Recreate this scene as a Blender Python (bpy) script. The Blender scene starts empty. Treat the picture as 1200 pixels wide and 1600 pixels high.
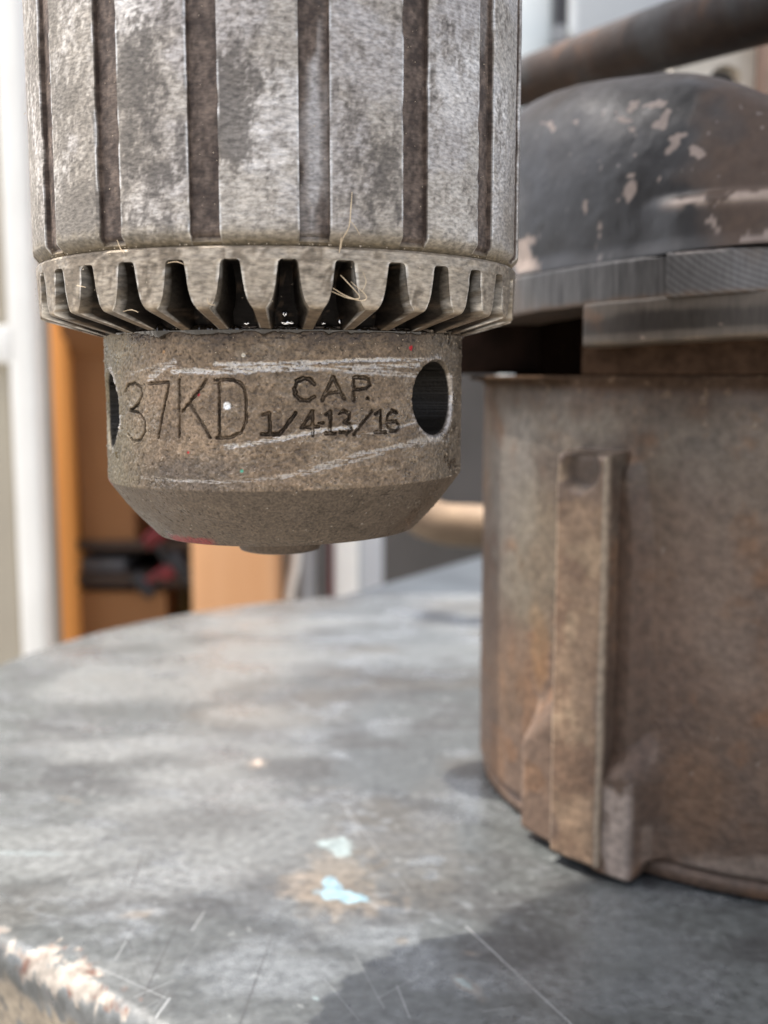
import bpy, math, random
import numpy as np
from mathutils import Vector

random.seed(7)
rng = np.random.default_rng(11)
R_ = math.radians
SC = bpy.context.scene
COL = SC.collection

# ------------------------------------------------------------------ camera, sky, sun, exposure
CAM_H = 0.105                       # camera above the table top (z = 0), metres
PITCH = R_(7.3)
F_PX = 1650.0                       # focal length in pixels of the 1200 x 1600 photograph
cam_d = bpy.data.cameras.new("camera")
cam_d.sensor_fit = 'VERTICAL'
cam_d.sensor_height = 24.0
cam_d.lens = 24.0 * F_PX / 1600.0
cam_d.clip_start = 0.005
cam_d.clip_end = 500.0
cam_d.dof.use_dof = True
cam_d.dof.focus_distance = 0.136
cam_d.dof.aperture_fstop = 13.5
cam = bpy.data.objects.new("camera", cam_d)
COL.objects.link(cam)
cam.location = (0, 0, CAM_H)
cam.rotation_euler = (math.pi / 2 - PITCH, 0, 0)
SC.camera = cam

SUN_DIR = Vector((-0.328, 0.048, 1.0)).normalized()     # towards the sun
SUN_EL = math.asin(SUN_DIR.z)
SUN_AZ = math.atan2(SUN_DIR.x, SUN_DIR.y)
world = bpy.data.worlds.new("World")
SC.world = world
world.use_nodes = True
wn = world.node_tree
bg = wn.nodes["Background"]
sky = wn.nodes.new("ShaderNodeTexSky")
sky.sky_type = 'NISHITA'
sky.sun_disc = False
sky.sun_elevation = SUN_EL
sky.sun_rotation = SUN_AZ
sky.air_density = 0.55
sky.dust_density = 5.0
sky.ozone_density = 0.0
hazy = wn.nodes.new("ShaderNodeHueSaturation")          # milky, nearly white sky
hazy.inputs["Saturation"].default_value = 0.45
wn.links.new(sky.outputs[0], hazy.inputs["Color"])
wn.links.new(hazy.outputs[0], bg.inputs[0])
bg.inputs[1].default_value = 0.15
sun_d = bpy.data.lights.new("sun", 'SUN')
sun_d.energy = 2.5
sun_d.angle = R_(0.6)
sun_d.color = (1.0, 0.93, 0.83)
sun = bpy.data.objects.new("sun", sun_d)
COL.objects.link(sun)
sun.rotation_euler = SUN_DIR.to_track_quat('Z', 'Y').to_euler()
SC.view_settings.view_transform = 'Standard'
SC.view_settings.look = 'None'
SC.view_settings.exposure = 1.85
SC.view_settings.gamma = 1.0

# ------------------------------------------------------------------ camera geometry for laying things out
_c, _s = math.cos(PITCH), math.sin(PITCH)

def project(V):
    z = V[..., 2] - CAM_H
    d = V[..., 1] * _c - z * _s
    u = V[..., 1] * _s + z * _c
    d = np.where(np.abs(d) < 1e-4, 1e-4, d)
    return 600 + F_PX * V[..., 0] / d, 800 - F_PX * u / d

def ray(px, py):
    a = (px - 600) / F_PX
    b = -(py - 800) / F_PX
    return np.array([a, _c + b * _s, -_s + b * _c])

def at(px, py, Y):
    r = ray(px, py)
    return np.array([0, 0, CAM_H]) + r * (Y / r[1])

def on_ground(px, py):
    r = ray(px, py)
    p = r * (-CAM_H / r[2])
    return p[0], p[1]

def on_cyl(px, py, cx, cy, Rr):
    r = ray(px, py)
    A = r[0] ** 2 + r[1] ** 2
    B = -2 * (r[0] * cx + r[1] * cy)
    C = cx * cx + cy * cy - Rr * Rr
    D = max(B * B - 4 * A * C, 0)
    t = (-B - math.sqrt(D)) / (2 * A)
    p = r * t
    return math.atan2(p[0] - cx, -(p[1] - cy)), p[2] + CAM_H

# ------------------------------------------------------------------ numpy noise
def _hash(ix, iy, iz, seed):
    h = (ix * 374761393 + iy * 668265263 + iz * 2147483647 + seed * 1274126177) & 0xFFFFFFFF
    h = ((h ^ (h >> 13)) * 1274126177) & 0xFFFFFFFF
    h = ((h ^ (h >> 16)) * 2246822519) & 0xFFFFFFFF
    return ((h ^ (h >> 15)) & 0xFFFFFF) / float(0xFFFFFF)

def vnoise(P, scale, seed=0):
    Q = np.asarray(P, dtype=np.float64) * scale
    I = np.floor(Q).astype(np.int64)
    f = Q - I
    f = f * f * (3 - 2 * f)
    out = 0
    for dx in (0, 1):
        wx = f[..., 0] if dx else 1 - f[..., 0]
        for dy in (0, 1):
            wy = f[..., 1] if dy else 1 - f[..., 1]
            for dz in (0, 1):
                wz = f[..., 2] if dz else 1 - f[..., 2]
                out = out + wx * wy * wz * _hash(I[..., 0] + dx, I[..., 1] + dy, I[..., 2] + dz, seed)
    return out

def fbm(P, scale, octaves=4, seed=0, gain=0.5):
    a, t, tot = 1.0, 0.0, 0.0
    for o in range(octaves):
        t = t + a * vnoise(P, scale * 2 ** o, seed + 17 * o)
        tot += a
        a *= gain
    return t / tot

def sstep(a, b, x):
    t = np.clip((x - a) / (b - a), 0, 1)
    return t * t * (3 - 2 * t)

def mix(a, b, m):
    b = np.asarray(b, dtype=float)
    if np.ndim(a) == np.ndim(m) + 1 or (b.ndim == 1 and b.shape[0] == 3):
        return a * (1 - m[..., None]) + b * m[..., None]
    return a * (1 - m) + b * m

def seg_dist(U, W, pts):
    """distance from every (U, W) to a polyline"""
    best = np.full(U.shape, 1e9)
    for (ax, ay), (bx, by) in zip(pts[:-1], pts[1:]):
        dx, dy = bx - ax, by - ay
        L = dx * dx + dy * dy + 1e-18
        t = np.clip(((U - ax) * dx + (W - ay) * dy) / L, 0, 1)
        best = np.minimum(best, np.hypot(U - ax - t * dx, W - ay - t * dy))
    return best

# ------------------------------------------------------------------ materials
def painted(name, grain=0.25, grain_scale=900.0, bump=0.3, bump_scale=1500.0, bump_dist=0.0001, stretch=(1, 1, 1), spec=0.5, scratches=None,
            coat=0.0, rough_var=0.15):
    """surface whose own colour, metalness and roughness come from the mesh, with fine grain added here"""
    m = bpy.data.materials.new(name)
    m.use_nodes = True
    nt = m.node_tree
    N, L = nt.nodes, nt.links
    b = N["Principled BSDF"]
    a1 = N.new("ShaderNodeAttribute"); a1.attribute_name = "Col"
    a2 = N.new("ShaderNodeAttribute"); a2.attribute_name = "Pbr"
    sep = N.new("ShaderNodeSeparateColor")
    L.new(a2.outputs["Color"], sep.inputs[0])
    tc = N.new("ShaderNodeTexCoord")
    mp = N.new("ShaderNodeMapping"); mp.inputs["Scale"].default_value = stretch
    L.new(tc.outputs["Object"], mp.inputs[0])
    n1 = N.new("ShaderNodeTexNoise"); n1.inputs["Scale"].default_value = grain_scale; n1.inputs["Detail"].default_value = 5
    L.new(mp.outputs[0], n1.inputs["Vector"])
    mr = N.new("ShaderNodeMapRange")
    mr.inputs["From Min"].default_value = 0.3; mr.inputs["From Max"].default_value = 0.7
    mr.inputs["To Min"].default_value = 1 - grain; mr.inputs["To Max"].default_value = 1 + grain
    L.new(n1.outputs[0], mr.inputs[0])
    mul = N.new("ShaderNodeVectorMath"); mul.operation = 'SCALE'
    L.new(a1.outputs["Color"], mul.inputs[0]); L.new(mr.outputs[0], mul.inputs["Scale"])
    colout = mul.outputs[0]
    if scratches:
        for (p, q, w, c, op) in scratches:
            sub = N.new("ShaderNodeVectorMath"); sub.operation = 'SUBTRACT'; sub.inputs[1].default_value = p
            L.new(tc.outputs["Object"], sub.inputs[0])
            ab = Vector(q) - Vector(p)
            dt = N.new("ShaderNodeVectorMath"); dt.operation = 'DOT_PRODUCT'; dt.inputs[1].default_value = ab / ab.length_squared
            L.new(sub.outputs[0], dt.inputs[0])
            cl = N.new("ShaderNodeClamp"); L.new(dt.outputs["Value"], cl.inputs[0])
            sc = N.new("ShaderNodeVectorMath"); sc.operation = 'SCALE'; sc.inputs[0].default_value = ab
            L.new(cl.outputs[0], sc.inputs["Scale"])
            ds = N.new("ShaderNodeVectorMath"); ds.operation = 'DISTANCE'
            L.new(sub.outputs[0], ds.inputs[0]); L.new(sc.outputs[0], ds.inputs[1])
            mm = N.new("ShaderNodeMapRange")
            mm.inputs["From Min"].default_value = w * 0.35; mm.inputs["From Max"].default_value = w
            mm.inputs["To Min"].default_value = op; mm.inputs["To Max"].default_value = 0
            L.new(ds.outputs["Value"], mm.inputs[0])
            mx = N.new("ShaderNodeMix"); mx.data_type = 'RGBA'
            L.new(mm.outputs[0], mx.inputs["Factor"]); L.new(colout, mx.inputs["A"]); mx.inputs["B"].default_value = (*c, 1)
            colout = mx.outputs["Result"]
    L.new(colout, b.inputs["Base Color"])
    L.new(sep.outputs["Red"], b.inputs["Metallic"])
    n2 = N.new("ShaderNodeTexNoise"); n2.inputs["Scale"].default_value = bump_scale; n2.inputs["Detail"].default_value = 4
    L.new(mp.outputs[0], n2.inputs["Vector"])
    ra = N.new("ShaderNodeMath"); ra.operation = 'MULTIPLY_ADD'; ra.inputs[1].default_value = rough_var
    L.new(n2.outputs[0], ra.inputs[0])
    rs = N.new("ShaderNodeMath"); rs.operation = 'SUBTRACT'; rs.inputs[1].default_value = rough_var * 0.5
    L.new(sep.outputs["Green"], rs.inputs[0]); L.new(rs.outputs[0], ra.inputs[2])
    L.new(ra.outputs[0], b.inputs["Roughness"])
    sp = N.new("ShaderNodeMath"); sp.operation = 'MULTIPLY_ADD'; sp.inputs[1].default_value = -spec; sp.inputs[2].default_value = spec
    L.new(sep.outputs["Blue"], sp.inputs[0]); L.new(sp.outputs[0], b.inputs["Specular IOR Level"])
    b.inputs["Coat Weight"].default_value = coat
    b.inputs["Coat Roughness"].default_value = 0.2
    bp = N.new("ShaderNodeBump"); bp.inputs["Strength"].default_value = bump; bp.inputs["Distance"].default_value = bump_dist
    L.new(n2.outputs[0], bp.inputs["Height"]); L.new(bp.outputs[0], b.inputs["Normal"])
    return m

def plain(name, c1, c2=None, scale=20.0, rough=0.6, metal=0.0, stretch=(1, 1, 1), bump=0.1, spec=0.4, bump_dist=0.001):
    m = bpy.data.materials.new(name)
    m.use_nodes = True
    nt = m.node_tree
    N, L = nt.nodes, nt.links
    b = N["Principled BSDF"]
    c2 = c2 or tuple(v * 0.7 for v in c1)
    tc = N.new("ShaderNodeTexCoord"); mp = N.new("ShaderNodeMapping"); mp.inputs["Scale"].default_value = stretch
    L.new(tc.outputs["Object"], mp.inputs[0])
    n = N.new("ShaderNodeTexNoise"); n.inputs["Scale"].default_value = scale; n.inputs["Detail"].default_value = 6
    L.new(mp.outputs[0], n.inputs["Vector"])
    r = N.new("ShaderNodeValToRGB")
    r.color_ramp.elements[0].position = 0.35; r.color_ramp.elements[1].position = 0.65
    r.color_ramp.elements[0].color = (*c2, 1); r.color_ramp.elements[1].color = (*c1, 1)
    L.new(n.outputs[0], r.inputs[0]); L.new(r.outputs[0], b.inputs["Base Color"])
    b.inputs["Roughness"].default_value = rough; b.inputs["Metallic"].default_value = metal
    b.inputs["Specular IOR Level"].default_value = spec
    bp = N.new("ShaderNodeBump"); bp.inputs["Strength"].default_value = bump; bp.inputs["Distance"].default_value = bump_dist
    L.new(n.outputs[0], bp.inputs["Height"]); L.new(bp.outputs[0], b.inputs["Normal"])
    return m

# ------------------------------------------------------------------ mesh helpers
def link(name, me, mat=None, parent=None):
    o = bpy.data.objects.new(name, me)
    COL.objects.link(o)
    if mat: me.materials.append(mat)
    if parent: o.parent = parent
    return o

def tag(o, label=None, cat=None, kind=None, group=None):
    if label: o["label"] = label
    if cat: o["category"] = cat
    if kind: o["kind"] = kind
    if group: o["group"] = group
    return o

def thing(name, label, cat, loc=(0, 0, 0), group=None):
    o = bpy.data.objects.new(name, None)
    o.empty_display_size = 0.02
    COL.objects.link(o)
    o.location = loc
    return tag(o, label, cat, None, group)

def set_attr(me, name, arr):
    a = me.attributes.new(name, 'FLOAT_COLOR', 'POINT')
    full = np.ones((len(arr), 4), dtype=np.float32)
    full[:, :3] = arr
    a.data.foreach_set("color", full.ravel())

def grid_mesh(name, V, mat, parent, col, pbr, wrap=True, smooth=True, sharp_deg=None, flip=False):
    """V: rows x cols x 3, world coordinates"""
    n, m = V.shape[:2]
    idx = np.arange(n * m).reshape(n, m)
    if wrap:
        a = idx[:-1, :]; b = np.roll(idx, -1, axis=1)[:-1, :]; d = idx[1:, :]; c = np.roll(idx, -1, axis=1)[1:, :]
    else:
        a = idx[:-1, :-1]; b = idx[:-1, 1:]; d = idx[1:, :-1]; c = idx[1:, 1:]
    q = np.stack([a, b, c, d], -1).reshape(-1, 4)
    if flip: q = q[:, ::-1]
    me = bpy.data.meshes.new(name)
    me.vertices.add(n * m)
    off = np.array(parent.location) if parent else np.zeros(3)
    me.vertices.foreach_set("co", (V.reshape(-1, 3) - off).astype(np.float32).ravel())
    me.loops.add(q.size)
    me.loops.foreach_set("vertex_index", q.ravel().astype(np.int32))
    me.polygons.add(len(q))
    me.polygons.foreach_set("loop_start", (np.arange(len(q)) * 4).astype(np.int32))
    me.polygons.foreach_set("loop_total", np.full(len(q), 4, dtype=np.int32))
    me.update(calc_edges=True)
    me.polygons.foreach_set("use_smooth", np.full(len(q), smooth, dtype=bool))
    if sharp_deg:
        me.set_sharp_from_angle(angle=R_(sharp_deg))
    set_attr(me, "Col", np.clip(col, 0, 1).reshape(-1, 3))
    set_attr(me, "Pbr", np.clip(pbr, 0, 1).reshape(-1, 3))
    return link(name, me, mat, parent)

def pbr_of(shape, metal, rough, matt=0.0):
    p = np.zeros(shape + (3,))
    p[..., 2] = matt
    p[..., 0] = metal
    p[..., 1] = rough
    return p

def poly_mesh(name, verts, faces, mat, parent=None, smooth=False, bevel=0.0, segs=3):
    off = np.array(parent.location) if parent else np.zeros(3)
    me = bpy.data.meshes.new(name)
    me.from_pydata([tuple(np.array(v) - off) for v in verts], [], faces)
    me.update()
    o = link(name, me, mat, parent)
    if bevel:
        import bmesh
        bm = bmesh.new(); bm.from_mesh(me)
        bmesh.ops.recalc_face_normals(bm, faces=bm.faces)
        bmesh.ops.bevel(bm, geom=list(bm.edges), offset=bevel, segments=segs, profile=0.5, affect='EDGES', clamp_overlap=True)
        bm.to_mesh(me); bm.free()
        smooth = True
    if smooth:
        me.polygons.foreach_set("use_smooth", [True] * len(me.polygons))
        me.set_sharp_from_angle(angle=R_(50))
    return o

def box(name, x0, x1, y0, y1, z0, z1, mat, parent=None, bevel=0.0, segs=2):
    v = [(x, y, z) for z in (z0, z1) for y in (y0, y1) for x in (x0, x1)]
    f = [(0, 2, 3, 1), (4, 5, 7, 6), (0, 1, 5, 4), (2, 6, 7, 3), (0, 4, 6, 2), (1, 3, 7, 5)]
    return poly_mesh(name, v, f, mat, parent, bevel=bevel, segs=segs)

def px_box(name, px0, px1, py0, py1, Y, depth, mat, parent=None, bevel=0.0, z0=None, z1=None):
    """a box whose front face, at distance Y, spans the given pixels"""
    pm = (max(py0, 0) + min(py1, 1600)) / 2
    x0, x1 = at(px0, pm, Y)[0], at(px1, pm, Y)[0]
    zb = at(600, py1, Y)[2] if z0 is None else z0
    zt = at(600, py0, Y)[2] if z1 is None else z1
    return box(name, x0, x1, Y, Y + depth, zb, zt, mat, parent, bevel)

def prism(name, outline, z0, z1, mat, parent=None, bevel=0.0, segs=3, tilt=None):
    n = len(outline)
    v = [(x, y, z0) for x, y in outline] + [(x, y, z1) for x, y in outline]
    if tilt:
        v = [(x, y, z + tilt(x, y)) for x, y, z in v]
    f = [tuple(range(n))[::-1], tuple(range(n, 2 * n))] + [(i, (i + 1) % n, n + (i + 1) % n, n + i) for i in range(n)]
    import bmesh
    off = np.array(parent.location) if parent else np.zeros(3)
    me = bpy.data.meshes.new(name)
    me.from_pydata([tuple(np.array(p) - off) for p in v], [], f)
    me.update()
    bm = bmesh.new(); bm.from_mesh(me)
    bmesh.ops.recalc_face_normals(bm, faces=bm.faces)
    if bevel:
        es = [e for e in bm.edges if len(e.link_faces) == 2 and e.link_faces[0].normal.angle(e.link_faces[1].normal, 0) > R_(35)]
        bmesh.ops.bevel(bm, geom=es, offset=bevel, segments=segs, profile=0.5, affect='EDGES', clamp_overlap=True)
    bm.to_mesh(me); bm.free()
    me.polygons.foreach_set("use_smooth", [True] * len(me.polygons))
    me.set_sharp_from_angle(angle=R_(32))
    return link(name, me, mat, parent)

def tube(name, pts, rad, mat, parent=None, seg=16, res=8, caps=True):
    """smooth tube through pts; rad a number or a list"""
    P = [Vector(p) for p in pts]
    rads = rad if isinstance(rad, (list, tuple)) else [rad] * len(P)
    Q, RR = [], []
    for i in range(len(P) - 1):
        p0, p1, p2, p3 = P[max(i - 1, 0)], P[i], P[i + 1], P[min(i + 2, len(P) - 1)]
        for k in range(res):
            t = k / res
            Q.append(0.5 * ((2 * p1) + (p2 - p0) * t + (2 * p0 - 5 * p1 + 4 * p2 - p3) * t * t + (3 * p1 - p0 - 3 * p2 + p3) * t ** 3))
            RR.append(rads[i] * (1 - t) + rads[i + 1] * t)
    Q.append(P[-1]); RR.append(rads[-1])
    up = Vector((0, 0, 1)) if abs((Q[1] - Q[0]).normalized().z) < 0.9 else Vector((1, 0, 0))
    off = parent.location if parent else Vector((0, 0, 0))
    verts, faces = [], []
    nrm = None
    for i, q in enumerate(Q):
        t = (Q[min(i + 1, len(Q) - 1)] - Q[max(i - 1, 0)]).normalized()
        nrm = (up if nrm is None else nrm)
        nrm = (nrm - t * nrm.dot(t)).normalized()
        bn = t.cross(nrm)
        for k in range(seg):
            a = 2 * math.pi * k / seg
            verts.append(q + (nrm * math.cos(a) + bn * math.sin(a)) * RR[i] - off)
    for i in range(len(Q) - 1):
        for k in range(seg):
            faces.append((i * seg + k, i * seg + (k + 1) % seg, (i + 1) * seg + (k + 1) % seg, (i + 1) * seg + k))
    if caps:
        faces.append(tuple(range(seg))[::-1]); faces.append(tuple(range((len(Q) - 1) * seg, len(Q) * seg)))
    me = bpy.data.meshes.new(name)
    me.from_pydata(verts, [], faces); me.update()
    me.polygons.foreach_set("use_smooth", [True] * len(me.polygons))
    me.set_sharp_from_angle(angle=R_(50))
    return link(name, me, mat, parent)

def attr_from_world(o, fn):
    """paint an arbitrary mesh: fn(world verts) -> col, pbr"""
    me = o.data
    co = np.empty(len(me.vertices) * 3, dtype=np.float32)
    me.vertices.foreach_get("co", co)
    V = co.reshape(-1, 3).astype(float)
    if o.parent: V = V + np.array(o.parent.location)
    col, pbr = fn(V)
    set_attr(me, "Col", np.clip(col, 0, 1)); set_attr(me, "Pbr", np.clip(pbr, 0, 1))

# ================================================================== SETTING
M_conc = plain("concrete_floor", (0.20, 0.19, 0.175), (0.14, 0.135, 0.125), 6, 0.85)
ground = box("ground", -60, 60, -60, 60, -1.0, -0.80, M_conc)
tag(ground, "pale concrete yard under the machine", None, "structure")
M_wall = plain("dark_wall", (0.085, 0.080, 0.076), (0.065, 0.062, 0.058), 8, 0.9)
wall = box("back_wall", -2.6, 3.0, 2.30, 2.45, -0.80, 0.35, M_wall)
tag(wall, "dark grey wall at the back of the workshop", None, "structure")

# ================================================================== TABLE
TCX, TCY, TR = 0.028, 0.332, 0.178
spots = []                                                    # named places on the table top
def build_table():
    t = thing("machine_table", "round grey painted cast iron table with chipped paint along its near rim", "table", (TCX, TCY, 0))
    prof = []                                                 # (radius, z)
    for r in np.linspace(0.0, TR - 0.004, 250): prof.append((r, 0.0))
    for a in np.linspace(0, math.pi / 2, 10)[1:]: prof.append((TR - 0.004 + 0.004 * math.sin(a), -0.004 + 0.004 * math.cos(a)))
    for z in np.linspace(-0.005, -0.030, 40): prof.append((TR, z))
    prof.append((TR - 0.002, -0.032)); prof.append((0.03, -0.032))
    prof = np.array(prof)
    # finer angular spacing on the near and left side
    u = np.linspace(0, 1, 1000, endpoint=False)
    th = 2 * math.pi * u
    dens = 1 + 0.75 * np.cos(th - R_(235))
    cum = np.cumsum(1 / dens); th2 = R_(55) + 2 * math.pi * 0 + cum / cum[-1] * 2 * math.pi
    th2 = R_(235 - 180) + (cum / cum[-1]) * 2 * math.pi
    # invert so that angles crowd round 235 deg
    base = np.linspace(0, 2 * math.pi, 4001)
    w = 1 + 0.8 * np.cos(base - R_(235)); cw = np.concatenate([[0], np.cumsum((w[1:] + w[:-1]) / 2)]); cw /= cw[-1]
    th = np.interp(u, cw, base)
    r = prof[:, 0][:, None]; z = prof[:, 1][:, None]
    X = TCX + r * np.cos(th); Yv = TCY + r * np.sin(th); Z = z + 0 * X
    V = np.stack([X, Yv, Z], -1)
    # the near rim bows outwards towards the front
    grow = 1 + .085 * sstep(R_(236), R_(264), th) * sstep(R_(330), R_(290), th)
    X = TCX + (X - TCX) * grow; Yv = TCY + (Yv - TCY) * grow
    V = np.stack([X, Yv, Z], -1)
    P2 = V.copy()
    big = fbm(P2, 14, 5, 3)
    strk = fbm(P2 * np.array([1, 2.2, 1]), 45, 5, 9)
    mid = fbm(P2, 90, 4, 21)
    fine = fbm(P2, 350, 3, 33)
    base_c = np.array([0.055, 0.060, 0.0605])
    col = np.ones(V.shape) * base_c
    col *= (0.55 + 0.9 * big)[..., None]
    # worn streaks, paler and bluish
    pale = sstep(0.50, 0.66, strk * 0.7 + mid * 0.3)
    col = mix(col, (0.108, 0.117, 0.122), pale * 0.7)
    dark = sstep(0.50, 0.68, fbm(P2 * np.array([.8, 1.3, 1]), 50, 5, 5))
    col = mix(col, (0.026, 0.026, 0.027), dark * 0.68)
    warm = sstep(0.52, 0.70, fbm(P2, 25, 4, 55))
    col = mix(col, (0.062, 0.056, 0.047), warm * 0.45)
    speck = sstep(0.80, 0.86, fine)
    col = mix(col, (0.17, 0.18, 0.18), speck * 0.5)
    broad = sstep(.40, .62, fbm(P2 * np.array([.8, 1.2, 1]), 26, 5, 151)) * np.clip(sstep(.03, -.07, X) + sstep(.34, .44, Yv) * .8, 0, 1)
    col = mix(col, (0.145, 0.152, 0.152), broad * .55)  # broad pale wear, with glare at the left and far side painted in
    # painted glare: bright streaks lying mostly across, thickest at the left and far side
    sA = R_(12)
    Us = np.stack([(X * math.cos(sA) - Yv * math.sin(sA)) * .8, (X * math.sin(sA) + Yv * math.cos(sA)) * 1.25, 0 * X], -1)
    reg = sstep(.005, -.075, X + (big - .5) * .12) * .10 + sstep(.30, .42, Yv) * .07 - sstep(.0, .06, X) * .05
    glare_streak = sstep(.61, .78, fbm(Us, 70, 5, 141) * .6 + fbm(Us, 330, 3, 142) * .4 + reg * .75)
    col = mix(col, (0.120, 0.129, 0.135), glare_streak * .75)
    rough = 0.34 - 0.08 * pale + 0.15 * dark - .10 * glare_streak
    metal = 0.15 * pale + .2 * glare_streak
    top = (Z > -0.0005)
    px, py = project(V)
    def blob(gx, gy, rx, ry, ang=0.0, soft=0.35, ns=500, na=0.9, seed=1):
        ca, sa = math.cos(ang), math.sin(ang)
        dx = (X - gx); dy = (Yv - gy)
        e = np.hypot((dx * ca + dy * sa) / rx, (-dx * sa + dy * ca) / ry)
        near = e < 3
        n = np.zeros(e.shape)
        n[near] = fbm(P2[near], ns, 4, seed) - 0.5
        return sstep(1 + soft, 1 - soft, e + n * na * 2) * top
    # sky blue paint showing through chips, cream and rust round it
    for (bx, by, w_, h_, a_, c_) in ((520, 1365, .0070, .0125, .1, 'c'), (535, 1410, .0085, .0040, 0, 'c'), (475, 1385, .0045, .0050, 0, 'c'),
                                     (540, 1402, .0052, .0019, -.22, 'b'), (520, 1385, .0015, .0034, .2, 'b'), (532, 1330, .0028, .0030, 0, 'w'),
                                     (520, 1318, .0040, .0024, .3, 'w'), (400, 1192, .0034, .0035, 0, 'c'), (402, 1192, .0016, .0018, 0, 'p'),
                                     (730, 1540, .0034, .0012, -.9, 'c'), (725, 1536, .0022, .0007, -.9, 'w'), (738, 1490, .0016, .0009, 0, 'c'),
                                     (215, 1430, .0028, .0012, 0.2, 'c'), (630, 1470, .0010, .0010, 0, 'c'), (495, 1560, .0005, .0006, 0, 'w'),
                                     (110, 1250, .0030, .0010, -.5, 'c'), (38, 1333, .0070, .0005, -.05, 'w')):
        gx, gy = on_ground(bx, by)
        k = blob(gx, gy, w_, h_, a_, 0.25 if c_ != 'c' else 0.6, 420, 0.8 if c_ != 'c' else 1.2, int(bx))
        cc = {'c': (0.155, 0.122, 0.092), 'b': (0.135, 0.215, 0.260), 'w': (0.16, 0.205, 0.215), 'p': (0.32, 0.26, 0.22)}[c_]
        op = {'c': 0.30, 'b': .95, 'w': 0.70, 'p': 0.9}[c_]
        col = mix(col, cc, k * op)
        rough = mix(rough, 0.6, k); metal = metal * (1 - k)
    # dark stains
    for (bx, by, w_, h_, a_) in ((620, 1062, .030, .012, 0), (300, 1290, .02, .008, .4), (250, 1190, .02, .006, .3), (30, 1190, .004, .004, 0.), (590, 1350, .0014, .003, 0.),
                                 (400, 1440, .030, .003, -.6), (120, 1370, .022, .003, .5), (700, 1270, .020, .003, -.7)):
        gx, gy = on_ground(bx, by)
        k = blob(gx, gy, w_, h_, a_, 0.8, 120, 0.9, int(bx) + 3)
        col = mix(col, col * 0.55, k * 0.8)
    # chipped rim: cream chips over rust and bare metal
    rr = r + 0 * X
    edge = np.abs(rr - (TR - 0.0015)) + np.abs(Z) * 0.9
    ns = fbm(P2, 150, 5, 77, .6)
    ns2 = fbm(P2, 620, 3, 79)
    nearleft = sstep(-.020, -.050, X) * sstep(.26, .22, Yv)
    ch = sstep(0.0030, 0.0018, edge + (0.5 - ns) * 0.015 + (0.5 - ns2) * 0.005 + (1 - nearleft) * .012)
    pinkish = fbm(P2, 420, 3, 81)
    cc = mix(np.ones(V.shape) * np.array([0.20, 0.18, 0.157]), (0.13, 0.108, 0.092), sstep(.45, .6, pinkish))
    cc = mix(cc, (0.085, 0.040, 0.028), sstep(.60, .68, pinkish))
    col = col * (1 - ch[..., None]) + cc * ch[..., None]
    rough = mix(rough, 0.75, ch); metal = metal * (1 - ch)
    side = sstep(-0.006, -0.0085, Z + (fbm(P2, 130, 4, 91) - 0.5) * 0.010) * (rr > TR - 0.003)
    col = mix(col, (0.19, 0.16, 0.12), side * sstep(.30, .42, fbm(P2, 420, 3, 93)))
    Zb = (fbm(P2, 30, 3, 41) - 0.5) * 0.0006 + (ch * -0.00025) + (fine - .5) * .00006
    V[..., 2] += Zb
    scr = []
    def sc(x0, y0, x1, y1, w, c=(0.42, 0.44, 0.45), op=0.8):
        c = tuple(v * .45 for v in c)
        a = on_ground(x0, y0); b = on_ground(x1, y1)
        scr.append(((a[0] - TCX, a[1] - TCY, 0), (b[0] - TCX, b[1] - TCY, 0), w, c, op))
    sc(728, 1447, 905, 1612, .00028, (0.40, 0.42, .43), .85); sc(528, 1245, 640, 1395, .00022, op=.6)
    sc(540, 1262, 560, 1310, .0003, op=.5)
    sc(445, 1410, 375, 1600, .0003, (0.06, .06, .06), .7); sc(280, 1440, 225, 1555, .0003, (0.06, .06, .06), .75); sc(225, 1320, 195, 1430, .0003, (.07, .07, .07), .6)
    sc(80, 1365, 165, 1335, .0004, (0.06, .06, .06), .6); sc(265, 1560, 225, 1615, .00030, op=.8); sc(320, 1425, 300, 1455, .0003, op=.8)
    sc(150, 1510, 260, 1560, .0002, op=.5); sc(590, 1560, 700, 1500, .0002, op=.3); sc(620, 1540, 640, 1590, .00025, op=.4)
    sc(930, 1570, 1150, 1592, .0002, op=.35); sc(1130, 1460, 1180, 1560, .00022, op=.4); sc(860, 1560, 960, 1530, .00018, op=.4)
    sc(10, 1425, 100, 1440, .0004, (.07, .07, .07), .6); sc(100, 1440, 190, 1405, .0004, (.07, .07, .07), .6)
    sc(180, 1500, 215, 1440, .0002, op=.6); sc(0, 1332, 85, 1334, .0004, (.30, .31, .31), .5)
    for i in range(44):
        x0 = rng.uniform(60, 1150); y0 = rng.uniform(1400, 1600); a = rng.uniform(-2.4, 0.6); L_ = rng.uniform(20, 110)
        sc(x0, y0, x0 + L_ * math.cos(a), y0 + L_ * math.sin(a), rng.uniform(.0001, .0002), (.36, .38, .39) if rng.random() < .7 else (.07, .07, .07), rng.uniform(.25, .6))
    mat = painted("table_paint", grain=0.34, grain_scale=420, bump=0.35, bump_scale=700, bump_dist=0.00025, spec=0.5, scratches=scr, rough_var=0.3)
    pb = pbr_of(X.shape, metal, rough)
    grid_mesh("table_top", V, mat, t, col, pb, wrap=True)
    # pedestal under the table
    tube("pedestal", [(TCX + .03, TCY + .03, -0.80), (TCX + .03, TCY + .03, -0.0325)], 0.05, plain("pedestal_paint", (.12, .125, .13)), t, seg=40, res=1)
build_table()

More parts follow.
